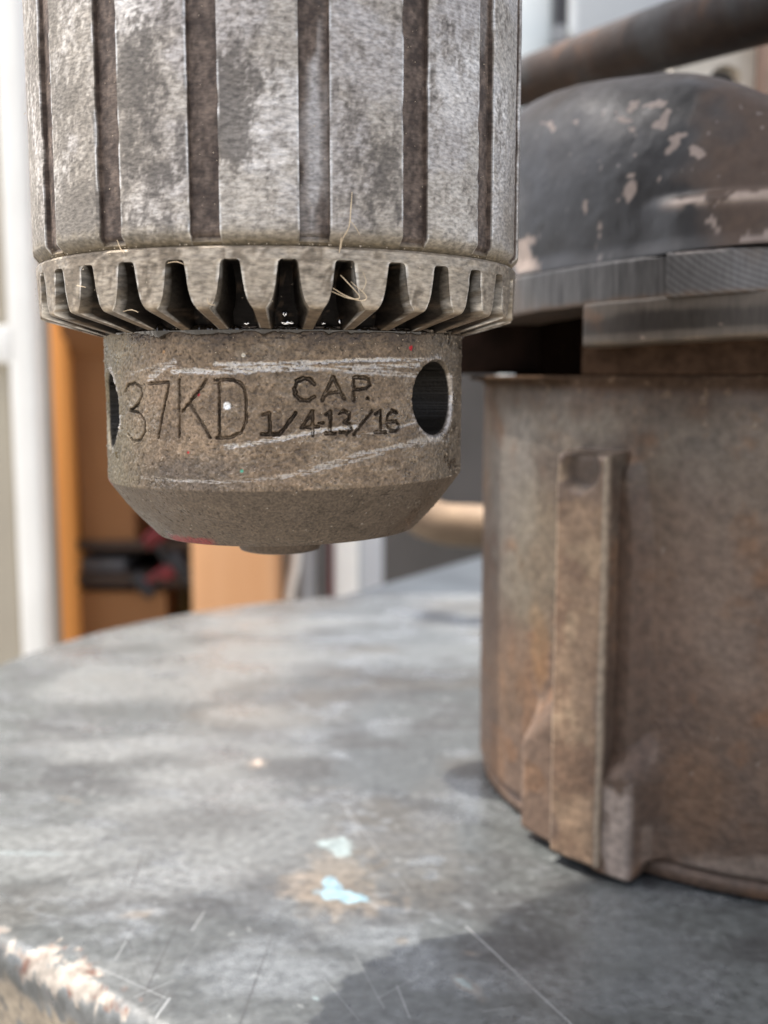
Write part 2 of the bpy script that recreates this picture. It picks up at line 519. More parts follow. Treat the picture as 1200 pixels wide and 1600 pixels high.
# ================================================================== DRILL CHUCK
CX, CY = -0.0154, 0.1607
CB = -0.0148
chuck = thing("drill_chuck", "large worn steel keyed drill chuck with a fluted sleeve and toothed ring, stamped 37KD", "drill chuck", (CX, CY, 0.079))
M_sleeve = painted("sleeve_steel", grain=0.42, grain_scale=1900, bump=0.6, bump_scale=2100, bump_dist=0.00009, stretch=(0.7, 0.7, 1.5), rough_var=0.30)
M_body = painted("cast_steel", grain=0.42, grain_scale=2600, bump=0.8, bump_scale=2600, bump_dist=0.00012, rough_var=0.25)
M_ring = painted("ring_steel", grain=0.42, grain_scale=1500, bump=0.35, bump_scale=1900, bump_dist=0.00008, stretch=(.6, .6, 1.6), rough_var=0.3)

def build_sleeve():
    NG = 17
    pitch = 2 * math.pi / NG
    R1, R0 = 0.0351, 0.03435
    ph0 = R_(12.15)
    gh = R_(2.9)
    cols = []                                  # (phi, depth 0 ridge / 1 groove)
    for k in range(NG):
        c0 = ph0 + k * pitch
        for t in np.linspace(-1, 1, 16): cols.append((c0 + t * (gh - 0.0008), 1.0))
        e = gh + 0.0016
        cols.append((c0 + gh + .0004, .45))
        cols.append((c0 + e, 0.06))
        for t in np.linspace(0, 1, 42)[1:-1]: cols.append((c0 + e + .003 + t * (pitch - 2 * e - .006), 0.0))
        cols.append((c0 + pitch - e, 0.06)); cols.append((c0 + pitch - gh - .0004, .45))
    phi = np.array([c[0] for c in cols]); dep = np.array([c[1] for c in cols])
    zt = 0.170
    rows = [(0.02, 1, zt)] + [(0, 0, z) for z in np.linspace(zt, 0.1218, 190)] + [(0.00010, 0, 0.12155), (0.00035, 0, .1213), (0.00085, 1, .1207), (.0014, 1, .1201), (.012, 1, .1201)]
    RR = np.empty((len(rows), len(phi))); ZZ = np.empty_like(RR)
    for i, (inset, flat, z) in enumerate(rows):
        g = R1 - dep * (R1 - R0)
        RR[i] = (g if not flat else np.minimum(g, R1)) - inset
        if inset >= .00085: RR[i] = R1 - inset
        ZZ[i] = z
    # the flute ends are cut a little lower
    PH = np.broadcast_to(phi, RR.shape)
    # the edges of the ridges are dented
    P0 = np.stack([R1 * np.sin(PH), -R1 * np.cos(PH), ZZ], -1)
    nf = fbm(P0 * np.array([1, 1, .5]), 600, 4, 5)
    nfs = fbm(P0, 160, 3, 15)
    RR = RR + (nf - .5) * .00010 + (nfs - .5) * .00010
    edge = np.broadcast_to((dep > 0.01) & (dep < .9), RR.shape)
    RR = RR - np.where(edge, np.clip(nf - .52, 0, 1) * .0012, 0)
    V = np.stack([CX + RR * np.sin(PH), CY - RR * np.cos(PH), ZZ], -1)
    # --- colour
    A = PH * R1
    U = np.stack([(A + 1) * 1.0, ZZ * 1.0, A * 0], -1)
    lines = fbm(U * np.array([0.22, 3.2, 1]), 1000, 3, 2)          # turning marks run round
    blot = fbm(U * np.array([1, .8, 1]), 190, 5, 8)
    blot2 = fbm(U * np.array([1.2, .6, 1]), 700, 4, 28)
    dotty = fbm(U * np.array([1, .7, 1]), 1900, 3, 38)
    ang = (np.degrees(PH) + 180) % 360 - 180
    steel = np.ones(V.shape) * np.array([0.62, 0.58, 0.53])
    steel *= (0.72 + 0.5 * lines)[..., None]
    col = steel
    grime = np.zeros(PH.shape)
    # how soiled each side is: left ridges tan and matt, the middle blotched, the right brightened to add highlights
    grime = grime + sstep(-18, -42, ang) * 0.22 - .05 - .05 * sstep(5, 30, ang)
    def cloud(a0, z0, ra, rz, amt):
        return amt * np.exp(-(((ang - a0) / ra) ** 2 + ((ZZ - z0) / rz) ** 2) ** 1.3)
    for a0, z0, ra, rz, amt in ((-22, .139, 6, .0045, .46), (-24, .130, 4, .006, .16), (-4, .137, 5.5, .0060, .46), (-6, .1318, 6, .0030, .25), (-18, .1285, 5, .0025, .25), (0, .128, 5, .002, .12),
                                (-38, .126, 12, .003, .2), (20, .133, 4, .006, .16), (27, .129, 3, .006, .22), (44, .128, 6, .006, .10), (38, .1395, 4, .004, .12), (-45, .122, 16, .0035, .25), (-20, .1222, 10, .0022, .22)):
        grime = grime + cloud(a0, z0, ra, rz, amt)
    ridge = np.broadcast_to(dep < .5, PH.shape)
    val = blot * .55 + blot2 * .45 - .5 + grime
    mk = sstep(-.10, 0.30, val + (dotty - .5) * .42 + (fbm(U, 3200, 2, 39) - .5) * .40)
    soft = fbm(U * np.array([1, .7, 1]), 75, 3, 104)
    col = mix(col, (.235, .205, .185), sstep(.45, .66, soft) * .55)
    spk = sstep(.53, .64, fbm(U, 1500, 3, 101)) * (.25 + .45 * sstep(.42, .58, fbm(U, 260, 3, 102)))
    mk = np.clip(mk + spk * .55, 0, 1)
    pit = sstep(.09, .03, np.abs(val - .05)) * sstep(.56, .64, dotty)
    tan = sstep(0.50, 0.64, fbm(U, 120, 4, 61) + sstep(-15, -40, ang) * .10)
    col = mix(col, (0.36, 0.32, 0.26), tan * .55)
    gc = mix(np.ones(V.shape) * np.array([0.078, 0.068, 0.058]), (0.048, .044, .045), blot2)
    col = col * (1 - (mk * .82)[..., None]) + gc * (mk * .82)[..., None]
    brush = sstep(-17, -37, ang) * .42 + .10
    col = mix(col, (0.20, 0.178, 0.145), brush * (.6 + .6 * (blot2 - .5) * 2))
    metal = 0.95 - 0.62 * mk - .30 * brush - .15 * tan
    rough = 0.34 + 0.30 * mk + .18 * brush + .08 * (1 - lines)
    low = sstep(.1232, .1217, ZZ + (blot2 - .5) * .002)
    col = mix(col, (0.20, 0.17, 0.12), low * .55); metal = metal - .35 * low; rough = rough + .15 * low
    # grooves: brown packed dirt, some worn through
    worn = np.zeros(PH.shape)
    worn += np.exp(-((ang - 12.3) / 1.3) ** 2) * sstep(.40, .62, fbm(U * np.array([1, .35, 1]), 420, 4, 71) + cloud(12, .136, 20, .008, .16))
    worn += 0.35 * sstep(.60, .72, fbm(U * np.array([1, .35, 1]), 300, 4, 72)) * (ang > -5)
    gcol = mix(np.ones(V.shape) * np.array([0.045, 0.031, 0.024]), (0.130, 0.098, 0.078), sstep(.35, .68, blot2 * .5 + dotty * .5))
    gcol = mix(gcol, (0.40, 0.38, 0.36), np.clip(worn, 0, 1) * .8)
    gm = np.broadcast_to(dep > .4, PH.shape) * 1.0
    col = col * (1 - gm[..., None]) + gcol * gm[..., None]
    metal = np.where(gm > 0, .25 + .55 * np.clip(worn, 0, 1), metal); rough = np.where(gm > 0, .62 - .2 * np.clip(worn, 0, 1), rough)
    # bright worn ridge corners
    ec = np.broadcast_to((dep > .01) & (dep < .2), PH.shape) * sstep(.42, .58, blot2)
    col = mix(col, (0.68, .66, .62), ec * .8); metal = mix(metal, .95, ec); rough = mix(rough, .3, ec)
    # under the ridges: oily yellowish dirt, with the undercut's shade painted in
    und = sstep(.1214, .1209, ZZ)
    col = mix(col, (0.16, 0.125, 0.075), und * .85); metal = metal * (1 - .8 * und); rough = mix(rough, .6, und)
    px = pbr_of(PH.shape, np.clip(metal, 0, 1), np.clip(rough, .2, 1))
    grid_mesh("sleeve", V, M_sleeve, chuck, col, px, wrap=True, sharp_deg=28, flip=True)
build_sleeve()

def build_ring():
    NT = 32
    pitch = 2 * math.pi / NT
    ph0 = R_(6.9)
    # rows: (outer radius, z, half width rad or None, root radius)
    rows = [(0.0322, .1202, None, 0), (0.0344, .1202, None, 0), (0.0347, .1199, None, 0)]
    for z in np.linspace(.1196, .1188, 5): rows.append((.0347, z, None, 0))
    rows.append((.0347, .1187, .020, None))             # rim of the gap, not yet cut
    gz = [(.1187, .022, .0325), (.1186, .029, .0310), (.1184, .0335, .0302), (.1180, .036, .0292), (.1174, .0380, .0284), (.1167, .0405, .0278), (.1160, .043, .0275),
          (.1152, .047, .0272), (.1145, .052, .0270), (.1139, .058, .0269), (.1135, .0645, .0268), (.1132, .071, .0268)]
    for z, w, rt in gz:
        rows.append((.0347 - (.1187 - z) * .04, z, w, rt))
    rows.append((.03435, .1130, .0745, .0267))
    for t in np.linspace(0, 1, 14)[1:]:
        rows.append((.0342 * (1 - t) + .0266 * t, .1129 - .0021 * t ** 1.0, min(.076, .0755 + .001 * t), .0267 - .0006 * t))
    rows.append((.0258, .1106, .074, .0250))
    cs = []
    for t in np.linspace(-1, 1, 9): cs.append(('root', t))
    for t in (.35, .75, 1.0): cs.append(('wallR', t))
    for t in np.linspace(0, 1, 11)[1:-1]: cs.append(('out', t))
    for t in (1.0, .75, .35): cs.append(('wallL', t))
    n, m = len(rows), len(cs) * NT
    PH = np.empty((n, m)); RR = np.empty((n, m)); ZZ = np.empty((n, m)); CUT = np.zeros((n, m)); EDG = np.zeros((n, m))
    for k in range(NT):
        c0 = ph0 + k * pitch
        for i, (ro, z, w, rt) in enumerate(rows):
            cut = (w is not None) and (rt is not None)
            ww = w if w is not None else .020
            if not cut: rt = ro
            for j, (kind, t) in enumerate(cs):
                q = k * len(cs) + j
                if kind == 'root': p = c0 + t * ww * .74; r = rt - (ro - rt) * 0 ; d = 1
                elif kind == 'wallR': p = c0 + ww * (.74 + .26 * t); r = rt + (ro - rt) * t; d = 1 - t
                elif kind == 'wallL': p = c0 + pitch - ww * (.74 + .26 * t); r = rt + (ro - rt) * t; d = 1 - t
                else: p = c0 + ww + (pitch - 2 * ww) * t; r = ro; d = 0
                PH[i, q] = p; RR[i, q] = r; ZZ[i, q] = z; CUT[i, q] = d if cut else 0
                if cut and kind in ('wallR', 'wallL') and t == 1.0: EDG[i, q] = 1
    P0 = np.stack([.0347 * np.sin(PH), -.0347 * np.cos(PH), ZZ], -1)
    nf = fbm(P0, 900, 4, 6)
    RR = RR + (nf - .5) * .00016 - EDG * np.clip(nf - .5, 0, 1) * .0009
    V = np.stack([CX + RR * np.sin(PH), CY - RR * np.cos(PH), ZZ + (fbm(P0, 500, 3, 8) - .5) * .00010 * (ZZ < .1131)], -1)
    ang = (np.degrees(PH) + 180) % 360 - 180
    blot = fbm(P0, 300, 5, 18); dot = fbm(P0, 1500, 3, 19)
    col = np.ones(V.shape) * np.array([.37, .32, .255]); col *= (.7 + .55 * blot)[..., None]
    dirt = sstep(.50, .64, blot * .6 + dot * .4 + sstep(-10, -45, ang) * .10 - sstep(0, 50, ang) * .04)
    col = mix(col, (.105, .082, .056), dirt * .8)
    metal = .80 - .5 * dirt; rough = .42 + .22 * dirt
    lo = sstep(.1140, .1131, ZZ) * (1 - CUT)
    col = mix(col, (.26, .20, .13), lo * .6); metal = metal - .3 * lo
    bev = sstep(.11300, .11285, ZZ)
    col = mix(col, (.12, .085, .055), bev * .8); metal = mix(metal, .35, bev); rough = mix(rough, .5, bev)
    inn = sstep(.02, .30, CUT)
    gcol = mix(np.ones(V.shape) * np.array([.006, .0045, .0035]), (.050, .034, .022), sstep(.60, .76, dot))  # tooth gaps painted near-black: oily grime plus the shade of the recess
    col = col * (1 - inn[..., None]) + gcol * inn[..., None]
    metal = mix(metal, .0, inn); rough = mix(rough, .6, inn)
    ed = EDG * sstep(.44, .60, nf)
    col = mix(col, (.75, .72, .66), ed * .8); metal = mix(metal, .9, ed); rough = mix(rough, .3, ed)
    grid_mesh("gear_ring", V, M_ring, chuck, col, pbr_of(PH.shape, np.clip(metal, 0, 1), rough, inn * .75), wrap=True, sharp_deg=30, flip=True)
build_ring()

def build_body():
    RB = 0.0264
    zt, zc, zb = 0.1113, 0.0904, 0.0822
    # columns: fine where it faces the light and the text
    fine = np.arange(R_(-88), R_(82), 0.000085 / RB)
    coarse = np.linspace(R_(82), R_(272), 110)[:-1]
    phi = np.concatenate([fine, coarse])
    prof = [(0.0240, .1116)]
    for z in np.arange(zt, zc + .0001, -0.000085): prof.append((RB, z))
    nb = len(prof)
    prof.append((RB - .00004, zc)); 
    L_ = math.hypot(RB - .0195, zc - zb)
    for t in np.linspace(0, 1, int(L_ / .00011))[1:]:
        # slight curve
        prof.append((RB - .00005 + (.0195 - RB) * t + .00035 * math.sin(math.pi * t), zc + (zb - zc) * t))
    for t in np.linspace(0, 1, 24)[1:]: prof.append((.0195 - (.0195 - .0060) * t, zb - .0002 * math.sin(math.pi / 2 * min(1, t * 6))))
    prof = np.array(prof)
    R0 = prof[:, 0][:, None] + 0 * phi[None, :]; ZZ = prof[:, 1][:, None] + 0 * phi[None, :]
    PH = phi[None, :] + 0 * R0
    HOLES = ((56.5, .1019), (-66.5, .1005), (176.0, .1015)); hr = .00515
    hin = np.zeros(PH.shape, bool)
    for hc, hz in HOLES:                                # bring the grid exactly onto the rim of each hole
        dphi = (PH - R_(hc) + math.pi) % (2 * math.pi) - math.pi
        ax, az = dphi * RB, ZZ - hz
        dd = np.hypot(ax, az) + 1e-12
        ins = dd < hr
        k = np.where(ins & (dd > hr - .00013), (hr - .00001) / dd, np.where(ins & (dd > hr - .00026), (hr - .00006) / dd, np.where(~ins & (dd < hr + .00010), (hr + .00001) / dd, 1.0)))
        PH = PH + (ax * k - ax) / RB; ZZ = ZZ + (az * k - az)
        hin |= ins
    A = PH * RB
    P0 = np.stack([R0 * np.sin(PH), -R0 * np.cos(PH), ZZ], -1)
    gran = fbm(P0, 1500, 3, 4, .6); gran2 = fbm(P0, 3600, 2, 14); lump = fbm(P0, 350, 3, 24)
    cone = sstep(zc + .0001, zc - .0001, ZZ)
    disp = ((gran - .5) * .00023 + (gran2 - .5) * .00014) * (1 - .60 * cone) + (lump - .5) * .00012
    # pits and grains of swarf stuck in the dirt
    grains = sstep(.74, .80, gran2 * .5 + gran * .5 + .03)
    pits = sstep(.70, .76, fbm(P0, 2200, 2, 34))
    disp -= pits * .00010
    disp += grains * .00010
    # ---- stamped lettering
    def zpt(x, y):                                      # measured on a 2x enlargement of the lettering
        return on_cyl(140 + x / 2, 500 + y / 2, CB, CY, RB)
    strokes = []
    def st(pts, w, d): strokes.append(([(zpt(x, y)[0] * RB, zpt(x, y)[1]) for x, y in pts], w, d))
    W1, D1 = .00026, .00042
    st([(112, 222), (118, 203), (140, 195), (160, 208), (164, 235), (150, 262), (128, 280)], W1, D1)
    st([(128, 280), (155, 286), (173, 310), (172, 345), (158, 370), (138, 374), (120, 352)], W1, D1)
    st([(184, 197), (247, 193), (243, 225), (228, 290), (214, 366)], W1, D1)
    st([(280, 188), (280, 362)], W1, D1); st([(364, 188), (330, 235), (284, 292)], W1, D1); st([(312, 258), (345, 310), (377, 366)], W1, D1)
    st([(405, 186), (406, 368)], W1, D1); st([(392, 187), (450, 186), (476, 200), (488, 235), (489, 315), (474, 350), (442, 366), (396, 367)], W1, D1)
    W2, D2 = .00032, .00050
    st([(702, 200), (690, 186), (668, 181), (648, 192), (640, 214), (644, 236), (660, 250), (684, 252), (703, 240)], W2, D2)
    st([(729, 251), (762, 179), (796, 248)], W2, D2); st([(742, 229), (786, 226)], W2 * .8, D2)
    st([(826, 251), (826, 182), (856, 179), (874, 187), (876, 204), (864, 216), (828, 220)], W2, D2)
    st([(869, 247), (871, 248)], W2, D2)
    W3, D3 = .00030, .00055
    st([(540, 297), (562, 290), (563, 356)], W3, D3); st([(538, 357), (590, 357)], W3, D3)
    st([(592, 360), (644, 292)], W3, D3)
    st([(697, 287), (664, 336), (716, 335)], W3, D3); st([(697, 287), (698, 360)], W3, D3)
    st([(716, 324), (733, 323)], W3 * .8, D3)
    st([(738, 297), (753, 288), (753, 356)], W3, D3); st([(739, 357), (768, 357)], W3, D3)
    st([(781, 295), (797, 286), (812, 295), (811, 311), (796, 320), (814, 329), (818, 345), (805, 358), (784, 352)], W3, D3)
    st([(826, 360), (883, 287)], W3, D3)
    st([(895, 296), (910, 286), (911, 354)], W3, D3); st([(894, 355), (928, 354)], W3, D3)
    st([(962, 294), (946, 285), (933, 300), (929, 330), (940, 351), (958, 352), (969, 336), (958, 320), (933, 324)], W3, D3)
    groove = np.zeros(PH.shape); lip = np.zeros(PH.shape)
    wob = (fbm(P0, 2600, 3, 44) - .5) * .00030
    for pts, w, d in strokes:
        xs = [p[0] for p in pts]; zs = [p[1] for p in pts]
        c0 = np.searchsorted(phi[:len(fine)] * RB, min(xs) - .0015); c1 = np.searchsorted(phi[:len(fine)] * RB, max(xs) + .0015)
        rsel = np.where((prof[:nb, 1] > min(zs) - .0015) & (prof[:nb, 1] < max(zs) + .0015))[0]
        if len(rsel) == 0: continue
        r0, r1 = rsel[0], rsel[-1] + 1
        sl = (slice(r0, r1), slice(c0, c1))
        dd = seg_dist(A[sl], ZZ[sl], pts) + wob[sl]
        g = sstep(w, w * .25, dd) * d
        groove[sl] = np.maximum(groove[sl], g)
        lip[sl] = np.maximum(lip[sl], np.exp(-((dd - w * 1.35) / (w * .4)) ** 2))
    # ---- bright scrapes
    scr = np.zeros(PH.shape)
    lineN = fbm(np.stack([A * .06, ZZ + A * .06, A * 0], -1), 6500, 2, 51)
    def scrape(pts, w, op):
        nonlocal scr
        pp = [(on_cyl(x, y, CB, CY, RB)[0] * RB, on_cyl(x, y, CB, CY, RB)[1]) for x, y in pts]
        xs = [p[0] for p in pp]; zs = [p[1] for p in pp]
        c0 = np.searchsorted(phi[:len(fine)] * RB, min(xs) - .002); c1 = np.searchsorted(phi[:len(fine)] * RB, max(xs) + .002)
        rsel = np.where((prof[:nb, 1] > min(zs) - .002) & (prof[:nb, 1] < max(zs) + .002))[0]
        sl = (slice(rsel[0], rsel[-1] + 1), slice(c0, c1))
        dd = seg_dist(A[sl], ZZ[sl], pp)
        w = w * .85
        k = sstep(w, w * .45, dd + (gran[sl] - .5) * w * 1.5) * sstep(.30, .58, lineN[sl] + .12 * op + (gran2[sl] - .5) * .6)
        scr[sl] = np.maximum(scr[sl], k * op)
    scrape([(232, 592), (262, 570), (272, 566)], .00060, .8)
    scrape([(205, 583), (262, 566)], .00030, .5)
    scrape([(270, 578), (330, 581), (400, 577), (480, 572)], .00062, 1.0)
    scrape([(335, 569), (480, 567), (560, 563), (662, 562)], .00040, 1.0)
    scrape([(400, 575), (520, 576), (600, 572), (655, 571)], .00045, .9)
    scrape([(540, 578), (600, 584), (655, 588)], .00060, .7)
    scrape([(352, 698), (400, 692), (450, 684), (500, 674), (560, 668)], .00042, 1.0)
    scrape([(560, 683), (615, 672), (655, 660)], .00030, .6)
    scrape([(222, 742), (280, 748), (340, 752), (400, 750), (440, 744)], .00030, .6)
    scrape([(440, 746), (500, 730), (560, 712), (620, 700), (690, 688)], .00042, .7)
    scrape([(470, 742), (540, 726), (600, 710)], .00030, .6)
    scrape([(640, 696), (668, 690), (700, 688)], .0009, .6)
    scrape([(173, 655), (176, 700)], .0006, .7)
    disp = disp * (1 - .75 * scr) - scr * .00006
    disp = disp - groove * (.55 + .9 * gran) + lip * .00005 * (groove < 1e-5)
    # ---- key holes, drilled radially
    hole = np.zeros(PH.shape); hedge = np.zeros(PH.shape)
    for hc, hz in HOLES:
        dphi = (PH - R_(hc) + math.pi) % (2 * math.pi) - math.pi
        dd = np.hypot(dphi * RB, ZZ - hz)
        hole = np.maximum(hole, (dd < hr) * 1.0)
        disp = disp - sstep(hr + .00035, hr, dd) * .00035 * (dd >= hr)
        inside = dd < hr
        disp = np.where(inside, np.where(dd > hr - .00004, -.0006, -.0100), disp)
        hedge = np.maximum(hedge, sstep(.0009, .0001, np.abs(dd - hr - .0004) + (lump - .5) * .0012) * (dd >= hr))
    cone_top = np.exp(-((ZZ - zc) / .00012) ** 2) * (R0 > .026)
    RR = np.maximum(R0 + disp * (R0 > .0190), .003)
    ztw = sstep(.111, .090, ZZ)
    X = CB + RR * np.sin(PH)
    Z = ZZ + ztw * .017 * (X - CB)
    V = np.stack([X, CY - RR * np.cos(PH), Z], -1)
    # ---- colour
    ang = (np.degrees(PH) + 180) % 360 - 180
    blot = fbm(P0, 120, 4, 62)
    col = np.ones(V.shape) * np.array([.200, .148, .100]); col *= (.48 + 1.04 * blot)[..., None]
    oil = sstep(.52, .64, fbm(P0 * np.array([1, 1, 1.6]), 210, 4, 63)); wornp = sstep(.54, .68, fbm(P0 * np.array([1, 1, 1.8]), 330, 4, 64))
    col = mix(col, (.085, .062, .045), oil * .45)
    col = mix(col, (.27, .225, .175), wornp * .40)
    col *= (.42 + 1.16 * gran)[..., None]
    left = sstep(-32, -60, ang + (lump - .5) * 12)
    col = mix(col, (.22, .195, .135), left * .7)
    rightm = sstep(38, 62, ang + (lump - .5) * 10)
    col = mix(col, (.19, .165, .130), rightm * .6)
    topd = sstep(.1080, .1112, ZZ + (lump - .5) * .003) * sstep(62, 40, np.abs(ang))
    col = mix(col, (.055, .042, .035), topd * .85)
    metal = .52 + .25 * wornp + .15 * left + .2 * rightm; rough = .56 - .05 * left - .06 * rightm - .16 * wornp - .12 * oil
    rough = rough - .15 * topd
    bandy = sstep(.0035, .001, np.abs(ZZ - .0920 - (lump - .5) * .002)) * sstep(25, 5, np.abs(ang + 22))
    col = mix(col, (.085, .075, .068), bandy * .55)
    col = mix(col, (.105, .080, .058), cone * .85);  # cone painted darker, the shade of its downward slope put in
    col *= (1 - .15 * cone * sstep(.5, .7, blot))[..., None]
    metal = metal * (1 - .35 * cone); 
    col = mix(col, (.42, .37, .30), grains * .8)
    col = mix(col, (.06, .045, .035), pits * .45)
    gm = sstep(.00006, .00022, groove)
    col = mix(col, (.030, .024, .020), gm * (.18 + .52 * sstep(.38, .62, lump * .6 + gran * .4))); rough = mix(rough, .35, gm)  # lettering grooves painted dark, adding shade to the cut
    col = mix(col, (.50, .47, .43), scr * .80); metal = mix(metal, .9, scr); rough = mix(rough, .30, scr)
    col = mix(col, (.60, .56, .52), hedge * sstep(.50, .66, blot + .14 * (ZZ < .1) + (gran - .5) * .4) * .7); metal = mix(metal, .85, hedge * .5)  # hole edges painted bright as a lit rim, strongest low down
    col = mix(col, (.012, .010, .008), hole); metal = mix(metal, .0, hole); rough = mix(rough, .5, hole)
    # red paint rubbed on the lower left edge, and flecks
    redz = sstep(.0012, .0003, np.abs(np.hypot(R0 - .0198, ZZ - .0828)) + (gran - .5) * .0012) * sstep(16, 9, np.abs(ang + 38))
    redz = np.maximum(redz, sstep(.0006, .0002, np.abs(ZZ - .0903) + (gran - .5) * .0009) * sstep(14, 6, np.abs(ang + 78)))
    col = mix(col, (.26, .022, .028), redz * .7)
    def fleck(x, y, r, c):
        nonlocal col
        a, z = on_cyl(x, y, CB, CY, RB)
        k = sstep(r, r * .5, np.hypot(A - a * RB, ZZ - z) + (gran - .5) * r * .8)
        col = mix(col, c, k)
    fleck(354, 634, .0006, (.75, .75, .73)); fleck(642, 544, .00045, (.45, .02, .03)); fleck(378, 735, .0003, (.10, .35, .25)); fleck(182, 706, .0007, (.10, .07, .02))
    fleck(310, 616, .0003, (.35, .02, .03)); fleck(294, 705, .00025, (.35, .03, .03)); fleck(256, 550, .0003, (.5, .3, .15)); fleck(380, 555, .0003, (.6, .55, .45))
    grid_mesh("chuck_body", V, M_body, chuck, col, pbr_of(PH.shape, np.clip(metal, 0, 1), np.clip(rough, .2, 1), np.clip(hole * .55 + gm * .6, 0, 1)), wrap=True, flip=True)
    # jaw nose under the body
    pr = [(.0, .0787), (.0055, .0787), (.0061, .0789), (.0063, .0793), (.0063, .0830)]
    ph = np.linspace(0, 2 * math.pi, 72, endpoint=False)
    pr = np.array(pr)
    CXn = CB - .0012
    Vn = np.stack([CXn + pr[:, 0][:, None] * np.sin(ph), CY - pr[:, 0][:, None] * np.cos(ph), pr[:, 1][:, None] + 0 * ph], -1)
    cn = np.ones(Vn.shape) * np.array([.10, .075, .055])
    grid_mesh("nose_ring", Vn, M_body, chuck, cn, pbr_of(Vn.shape[:2], .5, .5), wrap=True)
build_body()

def build_oil():
    m = bpy.data.materials.new("black_oil"); m.use_nodes = True
    b = m.node_tree.nodes["Principled BSDF"]
    b.inputs["Base Color"].default_value = (.012, .009, .006, 1); b.inputs["Roughness"].default_value = .06
    b.inputs["Coat Weight"].default_value = 1.0; b.inputs["Coat Roughness"].default_value = .02
    nt = m.node_tree
    tc = nt.nodes.new("ShaderNodeTexCoord"); n = nt.nodes.new("ShaderNodeTexNoise"); n.inputs["Scale"].default_value = 900
    bp = nt.nodes.new("ShaderNodeBump"); bp.inputs["Strength"].default_value = .6; bp.inputs["Distance"].default_value = .0003
    nt.links.new(tc.outputs["Object"], n.inputs["Vector"]); nt.links.new(n.outputs[0], bp.inputs["Height"]); nt.links.new(bp.outputs[0], b.inputs["Normal"])
    ph = np.linspace(0, 2 * math.pi, 900, endpoint=False)
    t = np.linspace(0, 2 * math.pi, 14, endpoint=False)
    PH, T = np.meshgrid(ph, t)
    P0 = np.stack([.027 * np.sin(PH), -.027 * np.cos(PH), 0 * PH], -1)
    n1 = fbm(P0, 500, 4, 3)
    rad = .00022 + np.clip(n1 - .42, 0, 1) * .0024
    rad = rad * (1 - .8 * sstep(35, 60, np.abs((np.degrees(PH) + 180) % 360 - 180 - 2)))
    RR = .02655 + rad * np.cos(T); Z = .11085 + rad * .9 * np.sin(T)
    V = np.stack([CB + RR * np.sin(PH), CY - RR * np.cos(PH), Z], -1)
    V = np.concatenate([V, V[:1]], 0)
    grid_mesh("oil_film", V, m, chuck, np.zeros(V.shape), np.zeros(V.shape), wrap=True)
build_oil()

